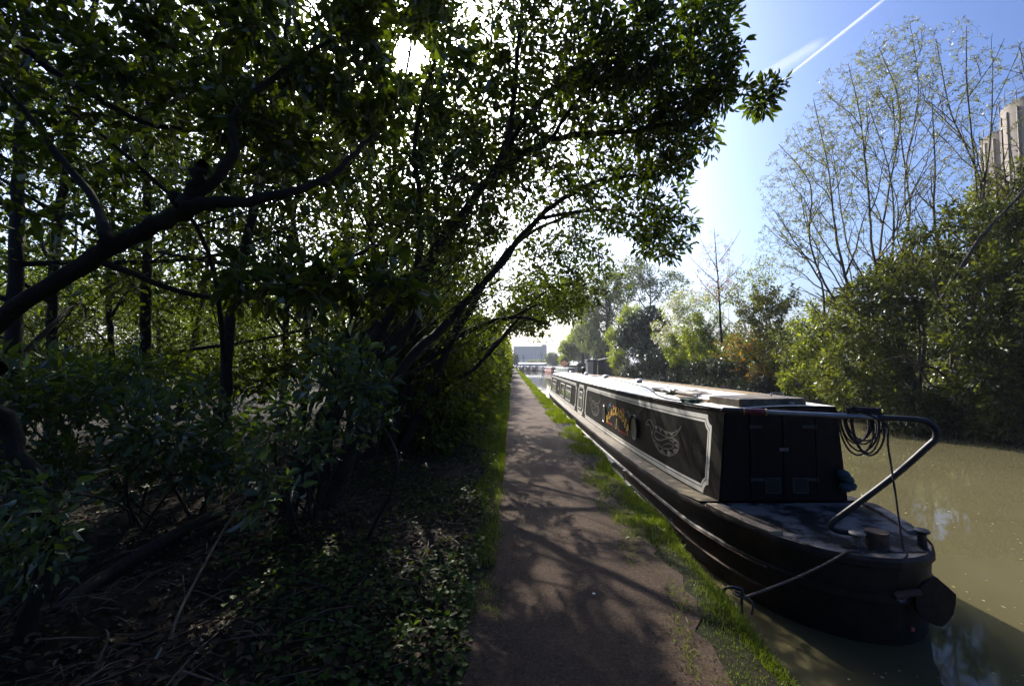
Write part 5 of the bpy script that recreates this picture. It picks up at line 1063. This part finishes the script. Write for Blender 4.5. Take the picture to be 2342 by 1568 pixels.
# trees of the wood: trunk places read from the photograph
WD = [('straight tall trunk standing clear behind the bent limb', 300, 780, 9.0, 13, .15, 6), ('fork trunked young tree left of the straight tall trunk', 255, 930, 10.5, 9, .11, 6), ('dark slanting tree at the far left edge of the wood', 20, 830, 7.0, 12, .16, 7), ('tree with two upright trunks half hidden behind the bent limb', 110, 800, 9.0, 13, .15, 7), ('upright tree with ivy dark bark above the elder shrub', 540, 800, 7.5, 12, .14, 7), ('slim upright tree between the straight trunk and the ivy dark one', 430, 840, 12.5, 11, .11, 6), ('slim dark tree behind the elder shrub', 690, 830, 10, 11, .12, 7), ('tree close behind the leaning trunks, lost in leaves above', 850, 850, 9.5, 11, .12, 7), ('thin tree against the bright gap in the wood', 600, 860, 17, 11, .12, 5), ('thin tree deep in the wood beyond the forked one', 360, 870, 19, 12, .14, 5), ('thin tree deep in the wood at the far left', 160, 870, 20, 12, .14, 5), ('pale stemmed tree deep behind the leaning trunks', 780, 860, 18, 12, .14, 5), ('last tree of the wood behind the hedge', 940, 860, 17, 11, .14, 5), ('dense leafed tree rising behind the place where the sun shines through', 880, 850, 12.5, 13, .13, 8), ('tree with many crossing boughs between the straight trunk and the sunlit gap', 640, 850, 11, 12.5, .12, 8), ('small crowned tree filling the gap over the leaning trunks', 990, 850, 14.5, 9, .11, 6)]
for i, (lb, u, v, d, h, r, nb) in enumerate(WD):
    p0 = P(u, v, d); base = np.array([p0[0], d, 0.0]); lean = rng.normal() * .9; r *= .72; nb = int(nb * 1.7)
    ax = [base + np.array([lean * f ** 1.5 + .16 * math.sin(f * 7 + i), .3 * f + .14 * math.cos(f * 6 + 2 * i), h * f]) for f in np.linspace(0, 1, 7)]
    st = [(ax, r, .025)]; bl_ = []; sp = smooth_path(ax, 6)
    for k in range(nb):
        f = .16 + .76 * k / nb; a = k * 2.4 + i + rng.normal() * .4; rr = h * (.15 + .12 * rng.random()); q0 = sp[int(f * (len(sp) - 1))]; tip = q0 + np.array([math.cos(a) * rr * 1.4, math.sin(a) * rr * 1.4, rr * rng.uniform(.1, .9)])
        mid = q0 + (tip - q0) * .5 + sph(1)[0] * rr * .22 + np.array([0, 0, .2]); st.append(([q0, mid, tip], r * (.5 - .25 * f), .010)); bl_.append((tip, (rr, rr, rr * .6), int(46 if d < 12 else 36)))
        e = mid + sph(1)[0] * rr * .9; st.append(([mid, (mid + e) / 2 + sph(1)[0] * .15, e], .016, .007))
    bl_.append((base + np.array([lean, .3, h * .98]), (h * .2, h * .2, h * .14), 40))
    plant('woodland_tree', lb, 'tree', st, bl_, 'leaf_wood', 'bark', lsize=.07 + .004 * d, per=20, spread=.15 + .007 * d, group='trees of the wood', base=base, keep=K, twig_r=.012, twig_min=.0035, curve=.3)
# the wood beyond, one mass
fw = []
for k in range(110):
    c = np.array([-4 - 46 * rng.random(), 26 + 26 * rng.random(), .8 + 9 * rng.random() ** 1.4]); n = 1300; q_ = c + sph(n) * np.array([3.4, 3, 2.2]) * rng.random((n, 1)) ** .4; q_ = q_[q_[:, 2] > .2]; fw.append(leaves_np(q_, sph(len(q_)), sph(len(q_)), .24, .15, .2))
V, Q = merge(fw); tag(mesh_np('far_wood', V, Q, mat=M['leaf_wood']), 'leafy far wood seen between the trunks', 'wood', kind='stuff')
# fallen timber
def log(label, pts, r0, r1, mat='bark_mossy', name='fallen_log'):
    sp = smooth_path([np.asarray(p) for p in pts], 6); rad = np.linspace(r0, r1, len(sp)) * (1 + .08 * rng.normal(size=len(sp))); V, Q = tubes_np([(sp, rad, 10)]); return tag(mesh_np(name, V, Q, mat=M[mat], smooth=True), label, 'log' if name == 'fallen_log' else 'branch')
def Z(p, z): p = np.array(p); p[2] = z; return p
log('long mossy fallen log lying from the leaning trunks toward the camera', [Z(G(610, 1140), .12), Z(G(430, 1230), .10), Z(G(250, 1330), .07), Z(G(130, 1420), .05)], .055, .04)
log('short moss topped log low at the bottom left', [Z(G(370, 1500), .05), Z(G(440, 1495), .05), Z(G(520, 1490), .05)], .028, .022)
log('pale stick leaning over the litter near the bottom of the wood', [Z(G(385, 1475), .02), Z(G(440, 1370), .10), Z(G(560, 1200), .30), Z(G(660, 1100), .52)], .011, .006, 'bark_tan', 'fallen_branch')
log('pale broken branch lying beside the ground cover near the leaning trunks', [Z(G(880, 1105), .05), Z(G(920, 1110), .07), Z(G(960, 1122), .04)], .025, .018, 'bark_tan', 'fallen_branch')
log('curved pale stick at the very bottom left', [Z(G(215, 1540), .02), Z(G(245, 1500), .10), Z(G(240, 1450), .03)], .007, .005, 'bark_tan', 'fallen_branch')
log('thick leaning stump post with a sawn pale top behind the elder', [P(518, 1035, 6.6), P(505, 985, 6.6), P(497, 930, 6.6)], .085, .06, 'bark', 'fallen_branch')

# unseen leaf mass of the wood, added behind the viewer to shade the foreground
bw = []
for k in range(60):
    c = np.array([-9 + 9.5 * rng.random(), -14 + 12.5 * rng.random(), 2.2 + 5.5 * rng.random()]); n = 900; q_ = c + sph(n) * np.array([2.0, 2.0, 1.3]) * rng.random((n, 1)) ** .4; q_ = q_[(q_[:, 2] > .3) & (q_[:, 1] < -.6) & (np.linalg.norm(q_ - np.array([0, 0, 1.65]), axis=1) > 1.5)]; bw.append(leaves_np(q_, sph(len(q_)), sph(len(q_)), .13, .08, .2))
V, Q = merge(bw); tag(mesh_np('shade_leaves', V, Q, mat=M['leaf_wood']), 'unseen leaves of the wood added behind the viewer to block sky light', 'wood', kind='stuff')

# ------------------------------------------------------------------ the hazy air
hm, ht = new_mat('haze_air'); ho = ht.nodes.new('ShaderNodeOutputMaterial'); hv = ht.nodes.new('ShaderNodeVolumePrincipled')
hv.inputs['Color'].default_value = (.80, .87, .96, 1); hv.inputs['Density'].default_value = .00035; hv.inputs['Anisotropy'].default_value = .35
ht.links.new(hv.outputs[0], ho.inputs['Volume'])
mb = MB(); mb.box(-1530, 1530, -80, 2530, -3.0, 60)
tag(mb.build('haze', hm), 'thin pale haze over the canal and the distant warehouse', 'haze', kind='stuff')
